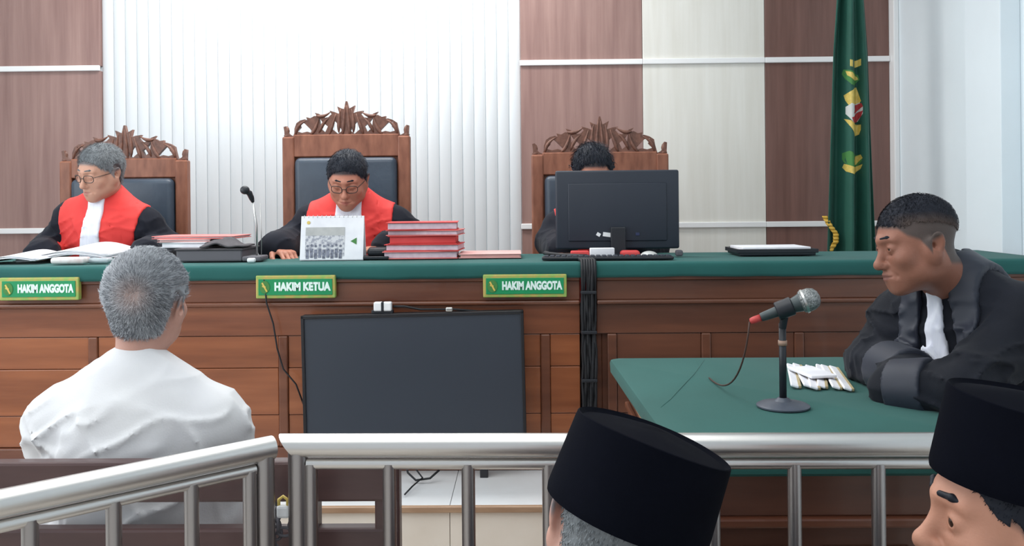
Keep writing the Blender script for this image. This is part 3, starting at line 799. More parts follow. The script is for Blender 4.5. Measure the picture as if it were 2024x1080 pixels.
    mk(nm, Vc, Qc, cloth_mat, root)
    # trousers and shoes
    if feet:
        pt = [k for kk in kn for k in kk] + [hip]
        gl_ = Grid(np.minimum.reduce(pt) - .14, np.maximum.reduce(pt) + .14, .012).run(legs, .006, .05)
        vl, ql = gl_.mesh(); mk('trousers', vl, ql, M_TROU, root)
        for k_, an in kn:
            gs = Grid(an + np.array((-.3, -.3, -.12)), an + np.array((.3, .3, .1)), .01).run([Cn(an - np.array((0, 0, .045)), an + f2 * .15 - np.array((0, 0, .055)), .042, .036, .03)], 0, .03)
            Xs, Ys, Zs = gs.xyz(); gs.D = np.maximum(gs.D, 0.004 - Zs)
            vs_, qs_ = gs.mesh(); mk('shoe', vs_, qs_, M_SHOE, root)
    return dict(torsoD=torsoD, root=root, gc=gc, nk=nk, hip=hip, up=up, fwd=fwd, rt=rt, toP=toP, S=S, hd=hd, L=L, Rn=Rn, El=El, Wr=Wr)
def thing_child(name, parent):
    o = bpy.data.objects.new(name, None); COL.objects.link(o); o.parent = parent; return o
def local(p, X, Y, Z):
    """coordinates in the trunk frame, origin at the neck base"""
    x = X - p['nk'][0]; y = Y - p['nk'][1]; z = Z - p['nk'][2]
    d = lambda v: v[0] * x + v[1] * y + v[2] * z
    return d(p['rt']), d(p['fwd']), d(p['up'])
def layer(p, name, off, region, m, thick=.006):
    gc = p['gc']; X, Y, Z = gc.xyz(); a, f, u = local(p, X, Y, Z)
    D = np.maximum(gc.D - off, -(gc.D + thick)); D = np.maximum(D, region(a, f, u).astype(np.float32)); D = np.maximum(D, p['torsoD'] - .034)
    V, Q = gc.mesh(D)
    if len(V): return mk(name, V, Q, m, p['root'])

# ================================================================== PEOPLE
SK_C = skin_mat('skin_warm_brown', srgb(196, 134, 112), srgb(166, 96, 88), srgb(70, 60, 62))
SK_L = skin_mat('skin_light_tan', srgb(198, 150, 128), srgb(170, 112, 104), srgb(116, 108, 108))
SK_D = skin_mat('skin_deep_brown', srgb(152, 102, 84), srgb(120, 78, 72), srgb(80, 68, 64))
SK_P = skin_mat('skin_pink_tan', srgb(206, 158, 142), srgb(170, 112, 104), srgb(128, 120, 122))
SK_Y = skin_mat('skin_young_tan', srgb(202, 146, 122), srgb(180, 110, 100), srgb(120, 92, 82))
def hair_mat(name, dark, light, rough=.6, scalp=srgb(192, 166, 158), p0=.15, p1=.8):
    m = mat(name, dark, rough, spec=0.25, noise=(24, light, 0.3, 0.75, 4)); nt = m.node_tree; b = nt.nodes['Principled BSDF']
    src = [l.from_socket for l in nt.links if l.to_socket == b.inputs['Base Color']][0]
    at = nt.nodes.new('ShaderNodeAttribute'); at.attribute_name = 'tint'
    rp = nt.nodes.new('ShaderNodeValToRGB'); rp.color_ramp.elements[0].color = dark; rp.color_ramp.elements[1].color = light
    rp.color_ramp.elements[0].position = p0; rp.color_ramp.elements[1].position = p1
    mx = nt.nodes.new('ShaderNodeMix'); mx.data_type = 'RGBA'; mx.inputs[0].default_value = .7
    nt.links.new(at.outputs['Fac'], rp.inputs[0]); nt.links.new(src, mx.inputs[6]); nt.links.new(rp.outputs[0], mx.inputs[7])
    a2 = nt.nodes.new('ShaderNodeAttribute'); a2.attribute_name = 'scalp'
    m2 = nt.nodes.new('ShaderNodeMix'); m2.data_type = 'RGBA'; m2.inputs[7].default_value = scalp
    nt.links.new(a2.outputs['Fac'], m2.inputs[0]); nt.links.new(mx.outputs[2], m2.inputs[6]); nt.links.new(m2.outputs[2], b.inputs['Base Color'])
    return m
H_BLACK = hair_mat('black_hair', srgb(24, 27, 36), srgb(44, 50, 62), .5)
H_GREY = hair_mat('grey_hair', srgb(84, 88, 92), srgb(150, 155, 158))
H_WHITE = hair_mat('silver_hair', srgb(98, 102, 110), srgb(216, 219, 224), .6, srgb(192, 166, 158), .05, .7)
H_CROP = hair_mat('cropped_dark_hair', srgb(26, 28, 37), srgb(46, 50, 60), .7, srgb(84, 72, 68))

def judge_dress(p, bibw=.045, redw=.192, bib_low=-.32, shift=0.0):
    red = lambda a, f, u: np.maximum.reduce([np.abs(a) - (redw + .12 * np.minimum(u + .06, 0) * (u > -.5)), -(f + .03 + .0 * a), -.42 - u + 0 * a, .052 - np.sqrt(a ** 2 + (f * .9) ** 2) + 0 * u])
    layer(p, 'red_facing', .006, red, M_REDCL)
    bib = lambda a, f, u: np.maximum.reduce([np.abs(a - shift) - (bibw + .06 * -np.minimum(u, 0)) * .8, -(f - .02) + 0 * a, bib_low - u + 0 * a, u - .03 + 0 * a])
    layer(p, 'bib', .016, bib, M_BIB, .004)
    # black collar band beside the bib
    # bib knot under the chin
# --- left judge
def PX(px, py, Y): return P(px, py, Y)
j1 = person('grey-haired judge in a red-fronted black robe and glasses, looking down to his right', PX(222, 640, 4.2), PX(214, 396, 4.08), PX(199, 342, 4.0), R(-8), (R(17), R(4), R(-24)),
            [PX(92, 495, 4.16), PX(334, 492, 4.12)], [PX(84, 507, 3.88), PX(290, 503, 3.86)], SK_L, H_GREY, cloth_mat=M_ROBE, sc=1.06, width=1.05, eye=0, glasses=True,
            floor_z=PZT, headscale=.92, hairline=.012, seed=3, age=.8, fat=.004, belly=.02, hands=(True, True), crown=(0, .04, .12), hair_t=.009, hair_len=.014)
judge_dress(j1)
j2 = person('presiding judge in a red-fronted black robe and glasses, head bowed behind the calendar', PX(702, 640, 4.2), PX(697, 398, 4.1), PX(687, 356, 3.98), R(0), (R(26), R(1), R(2)),
            [PX(578, 478, 4.1), PX(838, 478, 4.1)], [PX(548, 492, 3.85), PX(770, 492, 3.82)], SK_C, H_BLACK, cloth_mat=M_ROBE, sc=1.08, width=1.08, eye=0, glasses=True, hairline=.012,
            floor_z=PZT, headscale=.92, seed=5, age=.6, fat=.006, belly=.03, hair_t=.008, hair_len=.012, crown=(0, .04, .12),
            hand_dirs=[(Vector((.55, -.6, -.15)), Vector((0, .1, 1))), (Vector((-.8, -.4, 0)), Vector((0, 0, 1)))])
judge_dress(j2, .07)
j3 = person('judge mostly hidden behind the computer monitor, only black hair and forehead showing', PX(1185, 640, 4.25), PX(1178, 405, 4.14), PX(1172, 342, 4.05), R(4), (R(24), R(-3), R(4)),
            [PX(1092, 478, 4.14), PX(1290, 490, 4.12)], [PX(1110, 500, 3.86), PX(1250, 500, 3.86)], SK_C, H_BLACK, cloth_mat=M_ROBE, sc=1.04, width=1.0, eye=0,
            floor_z=PZT, headscale=.94, seed=8, hairline=.016, hair_t=.012, hair_len=.02)
judge_dress(j3)

# --- lawyer leaning on the green desk
lw = person('dark-haired lawyer in a black robe and white bib, forearms folded on the green desk', PX(2010, 980, 2.42) , PX(1882, 560, 2.37), PX(1810, 483, 2.30), R(-58), (R(12), R(-4), R(-88)),
            [PX(1722, 716, 2.50), PX(1905, 770, 2.12)], [PX(1800, 745, 2.28), PX(1772, 768, 2.24)], SK_D, H_CROP, cloth_mat=M_ROBE2, sc=1.05, width=1.06, eye=.0022,
            floor_z=0, seed=11, age=.7, belly=.02, sleeve=(.07, .062, .058), hh=.0026, hair_t=.005, hair_len=.006, hair_n=6000, crown=(0, .05, .11), fade=.05, hairline=.004, folds=.011,
            hands=(True, True), headscale=.925, neck_r=.06, ch=.0065, hand_dirs=[(Vector((.75, -.6, 0)), Vector((0, 0, 1))), (Vector((.7, .75, 0)), Vector((0, 0, 1)))], curl=60)
bib = lambda a, f, u: np.maximum.reduce([np.abs(a) - (.022 + .13 * -np.minimum(u, 0)) * .75, -(f - .02) + 0 * a, -.30 - u + 0 * a, u - .02 + 0 * a])
layer(lw, 'bib', .014, bib, M_BIB, .004)
for s in (-1, 1):
    col = lambda a, f, u, s=s: np.maximum.reduce([np.abs(a - s * (.072 + .12 * -np.minimum(u, 0))) - .032, -(f + .09) + 0 * a + 0 * u, -.34 - u + 0 * a, .045 - np.sqrt(a ** 2 + f ** 2) + 0 * u])
    layer(lw, 'robe_facing', .014, col, M_SATIN, .004)
# satin cuff bands
for i in (0, 1):
    gx_ = Grid(lw['Wr'][i] - .16, lw['Wr'][i] + .16, .006)
    e_ = lw['El'][i]; w_ = lw['Wr'][i]
    gx_.run([Cn(e_ + (w_ - e_) * .45, w_ + (w_ - e_) * .02, .074, .071, 0)], 0, .03)
    a_ = e_ + (w_ - e_) * .45; d_ = (w_ - e_) / np.linalg.norm(w_ - e_); X, Y, Z = gx_.xyz()
    t_ = (X - a_[0]) * d_[0] + (Y - a_[1]) * d_[1] + (Z - a_[2]) * d_[2]
    gx_.D = np.maximum(gx_.D, np.maximum(-t_, t_ - np.linalg.norm(w_ - e_) * .58))
    v_, q_ = gx_.mesh(); mk('cuff', v_, q_, M_SATIN, lw['root'])

# --- defendant seen from behind
df = person('grey-haired man in a white shirt seen from behind on the maroon pew', PX(275, 1130, 1.96), PX(272, 752, 1.95), PX(292, 600, 1.98), R(180), (R(-3), R(-4), R(180 - 4)),
            [PX(432, 1010, 2.02), PX(92, 1010, 2.02)], [PX(380, 1060, 2.2), PX(140, 1060, 2.2)], SK_P, H_WHITE, cloth_mat=M_SHIRT, sc=1.0, width=1.03, eye=.003,
            floor_z=0, seed=21, age=.5, sleeve=(.064, .06, .055), infl=.016, style='shirt', hh=.0028, hair_t=.008, hair_len=.013, hair_n=34000,
            headscale=.93, bald=((-.016, .104, .036), .034), crown=(-.014, .09, .04), folds=.011, ch=.0065, neck_r=.052)
g = Grid(df['nk'] - .12, df['nk'] + .14, .004)
nb_ = df['nk']; g.run([Cn(nb_ + np.array((0, -.004, -.035)), nb_ + np.array((.006, .008, .042)), .094, .063, 0)], 0, .03)
X, Y, Z = g.xyz(); g.D = np.maximum(np.maximum(g.D, (Z - nb_[2] - .044 - .15 * (Y - nb_[1])) * .9), (nb_[2] - .026 - Z + .25 * (Y - nb_[1])) * .9)
v_, q_ = g.mesh(); mk('collar', v_, q_, M_SHIRT, df['root'])
# yoke seam across the shoulders
yk = lambda a, f, u: np.maximum.reduce([np.abs(u + .125) - .0035 + 0 * a, f + .01 + 0 * a, np.abs(a) - .2 + 0 * u])


# --- two spectators in black velvet caps
def cap(p, tilt=(0, 0, 0), w=.094, d=.116, h=.092, zoff=.035):
    b = NB(); seg = 48; toP = p['toP']; Rt = Euler(tilt).to_matrix()
    rings = []
    prof = [(1.0, -.006), (1.012, 0), (1.01, .01), (.99, h * .5), (.97, h * .93), (.962, h), (.948, h + .001), (.92, h - .002), (.89, h - .004), (.5, h + .003), (.2, h + .006)]
    for k, (s, z) in enumerate(prof):
        ring = []
        for i in range(seg):
            t = 2 * math.pi * i / seg
            x = w * s * math.cos(t); y = d * s * math.sin(t)
            zz = z
            if k >= 3: zz += .006 * math.cos(t) ** 2 * 0 + .004 * math.sin(t) ** 2
            v = Rt @ Vector((x, y, zz)) + Vector((0, .012, zoff))
            ring.append(b.verts.new(toP(np.array([tuple(v)]))[0]))
        rings.append(ring)
    for A_, B_ in zip(rings, rings[1:]):
        for i in range(seg): b.faces.new((A_[i], A_[(i + 1) % seg], B_[(i + 1) % seg], B_[i]))
    b.faces.new(rings[-1])
    bmesh.ops.recalc_face_normals(b, faces=b.faces)
    o = obj('velvet_cap', b, M_VELVET, p['root'], 'angle', 'black velvet cap')
    return o
M_SH2 = mat('grey_batik_shirt', srgb(96, 88, 92), 0.8, noise=(20, srgb(130, 120, 118), 0.4, 0.6), bump=(200, 0.1))
s1 = person('spectator with a tall black velvet cap tilted to the right, seen from behind', PX(1215, 1560, 1.22), PX(1205, 1300, 1.18), PX(1224, 1062, 1.18), R(160), (R(9), R(-19), R(165)),
            [P(1500, 1620, 1.22), P(960, 1620, 1.22)], [P(1400, 1600, 1.5), P(1060, 1600, 1.5)], SK_P, H_GREY, cloth_mat=M_SH2, sc=1.0, width=1.0, eye=.003,
            floor_z=0, seed=31, sleeve=(.06, .055, .05), style='shirt', hh=.003, hair_t=.004, hair_len=.006, hair_n=7000, hands=(True, True), feet=True, knee_fwd=.4)
cap(s1, (R(0), 0, 0), .107, .124, .100, .036)
s2 = person('spectator in a black velvet cap turned left, brow and eye showing, lower right corner', PX(2010, 1600, 1.22), PX(2040, 1290, 1.18), PX(2002, 1024, 1.16), R(-90), (R(0), R(3), R(-97)),
            [P(2080, 1650, 1.4), P(2080, 1750, 1.0)], [P(1900, 1650, 1.4), P(1900, 1750, 1.05)], SK_Y, H_CROP, cloth_mat=M_SH2, sc=1.0, width=.95, browk=1.35, browx=.002, eye=.0058,
            floor_z=0, seed=35, sleeve=(.06, .055, .05), style='shirt', hh=.0022, hair_t=.003, hair_len=.004, hair_n=5000, age=.0, knee_fwd=.4, brow_mat=H_BLACK)
cap(s2, (R(-9), 0, 0), .095, .110, .1, .049)

# ================================================================== CHAIRS
def chair(px0, px1, ytop, yleather, Y, label):
    """high-backed carved chair; px0..px1 back width, ytop = underside of the crest"""
    a = P(px0, ytop, Y); c = P(px1, ytop, Y); wd = (c - a).length; cx = (a.x + c.x) / 2; zt = (a.z + c.z) / 2 - PZT
    zl = P((px0 + px1) / 2, yleather, Y).z - PZT
    t = thing('carved_chair', label, 'chair', (cx, Y, PZT), 0, 'carved high-backed judges chairs')
    h = wd / 2
    for s in (-1, 1):
        obj('back_post', box(NB(), (s * (h - .03), .0, zt / 2), (.06, .055, zt), 0.008), M_CHAIR, t)
        b = NB(); lathe(b, [(.014, 0), (.018, .006), (.010, .014), (.013, .03), (.009, .045), (0, .055)], 12, (0, 0, 1), (s * (h - .02), 0, zt)); obj('finial', b, M_CARVE, t, True)
        b = NB(); tube(b, [(s * (h - .03), -.02, .68), (s * (h - .0), -.2, .69), (s * (h + .01), -.4, .68), (s * (h), -.48, .65)], [.028, .026, .03, .022], 12); obj('armrest', b, M_CHAIR, t, True)
        b = NB(); tube(b, [(s * (h - .01), -.44, .0), (s * (h - .01), -.44, .06), (s * (h - .01), -.44, .2), (s * (h - .01), -.44, .42), (s * (h), -.44, .66)], [.02, .032, .022, .032, .024], 12); obj('front_leg', b, M_CHAIR, t, True)
    obj('top_board', box(NB(), (0, 0, (zt + zl) / 2 + .005), (wd - .11, .045, zt - zl + .01), 0.005), M_CHAIR, t)
    obj('back_panel', box(NB(), (0, .012, (zl + .42) / 2), (wd - .11, .02, zl - .42), 0.002), M_CHAIR, t)
    b = NB(); box(b, (0, -.02, (zl + .46) / 2), (wd - .13, .075, zl - .47), 0.028, seg=4); obj('leather_back', b, M_LEATHER, t, True)
    b = NB(); box(b, (0, -.24, .45), (wd - .05, .46, .1), 0.035, seg=4); obj('seat', b, M_LEATHER, t, True)
    obj('seat_frame', box(NB(), (0, -.24, .37), (wd - .02, .47, .07), 0.006), M_CHAIR, t)
    # crest carving (half outline, mirrored), units of half-width 700
    half = [(-680, 0), (-682, 60), (-690, 110), (-662, 118), (-648, 60), (-622, 28), (-585, 8), (-572, 40), (-570, 90), (-548, 150), (-505, 180), (-455, 192), (-428, 182), (-440, 215), (-392, 204), (-350, 228), (-318, 222), (-345, 262), (-298, 250), (-262, 222), (-230, 208), (-196, 212), (-160, 245), (-182, 284), (-120, 266), (-72, 246), (-98, 330), (-52, 308), (-24, 300), (-4, 385)]
    mir = [(4 - x * .0 - (x), y) for x, y in half[::-1]]
    mir = [(x + 6 * math.sin(y * .05), y * (1 + .03 * math.sin(x * .02))) for x, y in mir]
    out = [(-700, -30)] + half + mir + [(700, -30)]
    holes = []
    for s in (-1, 1):
        holes.append([(s * 520, 158), (s * 462, 150), (s * 402, 90), (s * 352, 34), (s * 430, 56), (s * 486, 44), (s * 545, 60), (s * 500, 104)])
        holes.append([(s * 296, 208), (s * 262, 160), (s * 202, 110), (s * 232, 46), (s * 284, 92)])
        holes.append([(s * 140, 182), (s * 96, 140), (s * 44, 62), (s * 92, 28), (s * 168, 92)])
    k = h / 700
    M = Matrix.Translation((0, 0, zt)) @ Matrix.Rotation(R(90), 4, 'X') @ Matrix.Diagonal((k, k * 1.0, 1, 1))
    me = poly_mesh([out] + holes, .024, 0, M)
    cr = obj('crest', me, M_CARVE, t)
    lf = NB()
    for s in (-1, 1):
        for (xa, ya, xb, yb, xc, yc) in ((-560, 20, -548, 130, -440, 176), (-400, 20, -330, 60, -296, 230), (-300, 40, -250, 170, -190, 200), (-190, 20, -150, 120, -110, 250), (-330, 230, -250, 200, -170, 270), (-40, 10, -30, 150, -10, 340), (-80, 40, -90, 170, -60, 300), (-620, -10, -300, 12, -10, -12)):
            pts = []
            for q in np.linspace(0, 1, 8):
                x = (1 - q) ** 2 * xa + 2 * q * (1 - q) * xb + q * q * xc; y = (1 - q) ** 2 * ya + 2 * q * (1 - q) * yb + q * q * yc
                pts.append((-s * x * k, -.012, zt + y * k))
            tube(lf, pts, [.003, .007, .009, .009, .008, .006, .004, .002], 8)
    obj('carved_leaf_relief', lf, M_CARVE, cr, True)
    return t
chair(122, 373, 318, 352, 4.5, 'carved wooden chair behind the grey-haired judge')
chair(560, 811, 270, 310, 4.5, 'tallest carved chair, behind the presiding judge')
chair(1050, 1320, 305, 345, 4.5, 'carved wooden chair behind the computer monitor')
# lawyer's chair and spectators' bench
lc = thing('office_chair', 'dark padded chair under the lawyer beside the green desk', 'chair', (lw['root'].location.x + .03, lw['root'].location.y + .0, 0), R(-52))
obj('seat', box(NB(), (0, 0, lw['hip'][2] - .135), (.46, .44, .08), 0.03), M_LEATHER, lc, True)
obj('backrest', box(NB(), (0, .24, lw['hip'][2] + .12), (.42, .05, .3), 0.02), M_LEATHER, lc, True)
for sx in (-1, 1):
    for sy in (-1, 1):
        obj('leg', box(NB(), (sx * .19, sy * .19, (lw['hip'][2] - .17) / 2), (.03, .03, lw['hip'][2] - .17), 0.004), M_BLACKPL, lc)

# ================================================================== PEW (public bench behind the rail)
py0 = 1.76
t = thing('pew', 'maroon wooden pew with slatted back, behind the steel railing', 'pew', (-.75, py0 + .25, 0))
L_ = t.location
def pw(nm, a, c, bev=0.004): return obj(nm, bx2(NB(), Vector(a) - L_, Vector(c) - L_, bev), M_PEW, t)
zz = lambda y: P(400, y, py0).z
xa = P(-120, 950, py0).x; xb = P(788, 950, py0).x
pw('back_rail', (xa, py0, zz(995)), (xb, py0 + .035, zz(914)), 0.006)
pw('back_rail', (xa, py0, .36), (xb, py0 + .035, zz(1047)), 0.006)
for px in (-60, 612, 764):
    x = P(px, 950, py0).x; wpost = .048 if px == 764 else .03
    pw('post', (x - wpost / 2, py0 + .002, 0), (x + wpost / 2, py0 + .04, zz(916)))
HZ = df['hip'][2]
pw('seat', (xa, py0 + .04, HZ - .13), (xb, py0 + .5, HZ - .10), 0.006)
for x in (xa + .03, xb - .03): pw('front_leg', (x - .02, py0 + .44, 0), (x + .02, py0 + .48, HZ - .13))
# spectators' low bench
hz = s1['hip'][2]
sb = thing('low_bench', 'plain maroon bench the two capped spectators sit on', 'bench', (.38, 1.22, 0))
b = NB(); box(b, (0, 0, hz - .13), (1.1, .36, .04), 0.005); obj('seat', b, M_PEW, sb)
for sx in (-1, 1):
    for sy in (-1, 1): obj('leg', box(NB(), (sx * .5, sy * .14, (hz - .15) / 2), (.04, .04, hz - .15), 0.003), M_PEW, sb)

# ================================================================== RAILINGS
RY = 1.66
def railing(name, label, A, B, balus, posts, zt, end_cut=None):
    A = Vector(A); B = Vector(B); d = (B - A).normalized()
    t = thing(name, label, 'railing', (A.x, A.y, 0)); O = t.location
    rt_ = .0215
    b = NB(); tube(b, [A - O + Vector((0, 0, zt - rt_)), B - O + Vector((0, 0, zt - rt_))], rt_, 24); hr = obj('handrail', b, M_STEEL, t, 'angle')
    # mitred end: skew the end ring
    if end_cut:
        for v in hr.data.vertices:
            p = v.co + O; s_ = (p - A).dot(d)
            if s_ < .01: v.co += d * ((zt - rt_) - v.co.z) * end_cut
    zl = zt - .055
    b = NB(); tube(b, [A - O + d * .035 + Vector((0, 0, zl)), B - O + Vector((0, 0, zl))], .0105, 16); obj('lower_rail', b, M_STEEL, t, 'angle')
    for x in balus:
        p = A + d * ((x - A.x) / d.x) - O
        b = NB(); tube(b, [p + Vector((0, 0, .02)), p + Vector((0, 0, zl))], .0125, 16); obj('baluster', b, M_STEEL2, t, 'angle')
    for x in posts:
        p = A + d * ((x - A.x) / d.x) - O
        b = NB(); tube(b, [p, p + Vector((0, 0, zt - rt_))], .018, 20); obj('post', b, M_STEEL2, t, 'angle')
        b = NB(); lathe(b, [(0, 0), (.045, 0), (.045, .006), (.02, .012), (.02, .02)], 20, (0, 0, 1), p); obj('post_flange', b, M_STEEL, t, 'angle')
    b = NB(); tube(b, [A - O + d * .03 + Vector((0, 0, .07)), B - O + Vector((0, 0, .07))], .0105, 16); obj('bottom_rail', b, M_STEEL, t, 'angle')
    return t
ZR = P(1000, 859, RY).z
A = P(566, 880, RY); B = P(2300, 880, RY); B.y = RY
bx_ = [P(x, 950, RY).x for x in (612, 768, 925, 1085, 1245, 1410, 1570, 1735, 1895, 2050)]
railing('railing', 'stainless steel railing running across in front of the green desk', (A.x, RY + .012, 0), (B.x, RY - .01, 0), bx_, [P(586, 950, RY).x, P(2200, 950, RY).x], ZR, .75)
A2 = P(538, 880, RY); B2 = P(-300, 1050, 1.16)
e0 = P(0, 976, 1.355)
dd = Vector((e0.x - A2.x, 1.355 - RY, 0)); B2 = Vector((A2.x, RY, 0)) + dd * 1.5
def onrail(px):
    # x on the angled rail seen at px
    for s in np.linspace(0, 1.5, 600):
        p = Vector((A2.x, RY, 0)) + dd * s
        q = CR.transposed() @ (Vector((p.x, p.y, ZR - .1)) - Vector((0, 0, CAMZ)))
        if 1012 + F * q.x / -q.z < px: return p.x
    return p.x
railing('railing', 'stainless steel railing slanting towards the viewer, left of the gate gap', (A2.x, RY, 0), (B2.x, B2.y, 0), [onrail(x) for x in (495, 379, 226, 60, -140)], [onrail(524), onrail(-330)], ZR, 0)
# chain and padlock in the gate gap
gp = P(560, 1020, RY + .02)
ch_ = thing('gate_chain', 'dark steel chain with a white padlock hanging in the gate gap of the railings', 'chain', gp)
for i in range(7):
    b = NB(); zc = .002 - i * .017; ang = 90 * (i % 2)
    ring = [Matrix.Rotation(R(ang + 20), 3, 'Z') @ Vector((.008 * math.cos(q), 0, .013 * math.sin(q))) + Vector((.004 * math.sin(i * 1.3) - .014, 0, zc)) for q in np.linspace(0, 2 * math.pi, 14, endpoint=False)]
    tube(b, ring, .003, 6, True); obj('link', b, M_GREY, ch_, True)
for i in range(5):
    b = NB(); ang = 90 * (i % 2)
    ring = [Matrix.Rotation(R(ang), 3, 'Y') @ Vector((.013 * math.cos(q), 0, .008 * math.sin(q))) + Vector((-.03 + i * .016, 0, -.03 + .01 * abs(i - 2))) for q in np.linspace(0, 2 * math.pi, 14, endpoint=False)]
    tube(b, ring, .003, 6, True); obj('link', b, M_GREY, ch_, True)
b = NB(); box(b, (0, 0, .008), (.024, .014, .024), 0.005); obj('padlock', b, M_WHITEIT, ch_, False, 'white padlock')
b = NB(); tube(b, [(-.008, 0, .018), (-.008, 0, .03), (0, 0, .036), (.008, 0, .03), (.008, 0, .018)], .003, 8); obj('shackle', b, M_GOLD, ch_, True)

# ================================================================== GREEN DESK
DZ = .78
c_fl = PZ(1206, 707, DZ); c_fr = PZ(1700, 707, DZ)
yN = PZ(1500, 897, DZ).y; yFar = (c_fl.y + c_fr.y) / 2
xLf = c_fl.x; xLn = PZ(1340, 880, DZ).x; xR = c_fr.x + .005
xLn = xLf + .035
t = thing('desk', 'wooden lawyers desk with moulded panels and a green cover', 'desk', ((xLf + xR) / 2, (yN + yFar) / 2, 0))
O = t.location
def dk(nm, a, c, m=M_RWOOD, bev=.003): return obj(nm, bx2(NB(), Vector(a) - O, Vector(c) - O, bev), m, t)
X0 = xLn + .02; X1 = xR - .02; Y0 = yN + .02; Y1 = yFar - .02
dk('top_board', (X0 - .01, Y0 - .01, DZ - .035), (X1 + .01, Y1 + .01, DZ - .008))
dk('front_apron', (X0, Y0, DZ - .13), (X1, Y0 + .02, DZ - .035)); dk('front_moulding', (X0 - .012, Y0 - .014, DZ - .15), (X1, Y0 + .02, DZ - .13), M_BFRAME, .005)
n = 3; pwid = (X1 - X0) / n
dk('front_board', (X0, Y0 + .008, .02), (X1, Y0 + .02, DZ - .15))
for i in range(n):
    a = X0 + i * pwid
    dk('front_panel', (a + .03, Y0, .1), (a + pwid - .03, Y0 + .009, DZ - .19), M_RWOOD, .006)
dk('side_panel', (X0, Y0 + .02, .02), (X0 + .02, Y1, DZ - .035)); dk('leg', (X1 - .04, Y0 + .02, 0), (X1, Y0 + .08, DZ - .035)); dk('leg', (X1 - .04, Y1 - .05, 0), (X1, Y1, DZ - .035))
dk('side_moulding', (X0 - .012, Y0 + .02, DZ - .1), (X0, Y1 + .0, DZ - .088), M_NOSE, .004); dk('side_moulding', (X0 - .014, Y0 + .02, DZ - .15), (X0, Y1, DZ - .13), M_BFRAME, .004)  # upper strip in paler wood: its highlight is put into the colour
dk('back_board', (X0 + .02, Y1 - .02, .3), (X1 - .04, Y1, DZ - .035)); dk('plinth', (X0 - .01, Y0 - .006, 0), (X1, Y0 + .02, .09), M_BFRAME, .004)
# green cover with a rounded far right corner, soft edge and a crease
rc = .07
outl = [(xLn, yN), (xR, yN)] + [(xR - rc + rc * math.cos(a), yFar - rc + rc * math.sin(a)) for a in np.linspace(0, math.pi / 2, 8)] + [(xLf + .02, yFar), (xLf, yFar - .015)]
cc = np.mean(np.array(outl), 0)
def ringat(off, z):
    res = []
    m_ = len(outl)
    dense = []
    for i in range(m_):
        a = np.array(outl[i]); c = np.array(outl[(i + 1) % m_]); k_ = max(1, int(np.linalg.norm(c - a) / .03))
        for j in range(k_): dense.append(a + (c - a) * j / k_)
    for q in dense:
        v = q - cc; l = np.linalg.norm(v); q2 = q + v / l * off
        res.append((q2[0], q2[1], z))
    return res
b = NB(); rings = []
for off, z in ((-.004, DZ - .046), (.002, DZ - .04), (.004, DZ - .012), (.001, DZ - .003), (-.006, DZ)):
    rings.append([b.verts.new(Vector(v)) for v in ringat(off, z)])
for A_, B_ in zip(rings, rings[1:]):
    for i in range(len(A_)): b.faces.new((A_[i], A_[(i + 1) % len(A_)], B_[(i + 1) % len(A_)], B_[i]))
b.faces.new(rings[-1]); b.faces.new(rings[0][::-1])
bmesh.ops.recalc_face_normals(b, faces=b.faces)
gcv = obj('desk_cover', b, M_GREEN2, None, 'angle'); tag(gcv, 'smooth green cover over the lawyers desk top', 'desk cover')
b = NB(); p_ = [PZ(1393, 711, DZ + .0), PZ(1372, 740, DZ), PZ(1345, 768, DZ), PZ(1325, 790, DZ), PZ(1306, 806, DZ)]
for q in p_: q.z = DZ - .0005
tube(b, p_, [.001, .002, .0025, .002, .001], 8); obj('crease', b, M_GREEN2, gcv, True)

# desk microphone
mb = PZ(1548, 806, DZ)
t = thing('desk_microphone', 'handheld microphone clipped on a black round-base stand, on the green desk', 'microphone', mb)
S_ = F / mb.y      # px per metre there
b = NB(); lathe(b, [(0, 0), (.058, 0), (.062, .003), (.062, .006), (.055, .010), (.02, .016), (.012, .024), (0, .024)], 32); obj('base', b, mat('mic_base_grey', srgb(72, 78, 90), .4, bump=(60, .1)), t, 'angle')
top = P(1546, 640, mb.y) - mb
b = NB(); tube(b, [(0, 0, .01), (0, 0, top.z)], .0085, 16); obj('pole', b, M_BLACKPL, t, True)
b = NB(); tube(b, [(0, 0, top.z * .74), (0, 0, top.z * .8)], .0105, 16); obj('collar', b, mat('collar_tan', srgb(160, 130, 112), .5, bump=(60, .05)), t, True)
m0 = P(1504, 628, mb.y) - mb; m1 = P(1558, 607, mb.y) - mb; m2 = P(1590, 596, mb.y - .02) - mb
d = (m2 - m0).normalized()
Ltot = (m2 - m0).length
b = NB(); lathe(b, [(0, 0), (.010, 0), (.011, .01), (.0135, .05), (.017, Ltot * .72), (.021, Ltot * .88), (.0225, Ltot * .95), (0, Ltot * .95)], 24, d, m0); obj('handle', b, M_MICB, t, 'angle')
b = NB(); lathe(b, [(.020, Ltot * .9), (.026, Ltot * .94), (.0275, Ltot), (.027, Ltot + .016), (.022, Ltot + .028), (.012, Ltot + .035), (0, Ltot + .037)], 24, d, m0); gr = obj('grille', b, M_GRILLE, t, 'angle')
b = NB(); lathe(b, [(.0272, Ltot - .003), (.029, Ltot - .002), (.029, Ltot + .003), (.0272, Ltot + .004)], 24, d, m0); obj('ring', b, M_SILVER, gr, 'angle')
b = NB(); cpos = (m0 + d * Ltot * .55); lathe(b, [(.019, -.02), (.022, -.018), (.0225, .018), (.019, .02)], 20, d, cpos); tube(b, [cpos - Vector((0, 0, .015)), Vector((0, 0, top.z - .01))], .009, 12); obj('clip', b, M_BLACKPL, t, 'angle')
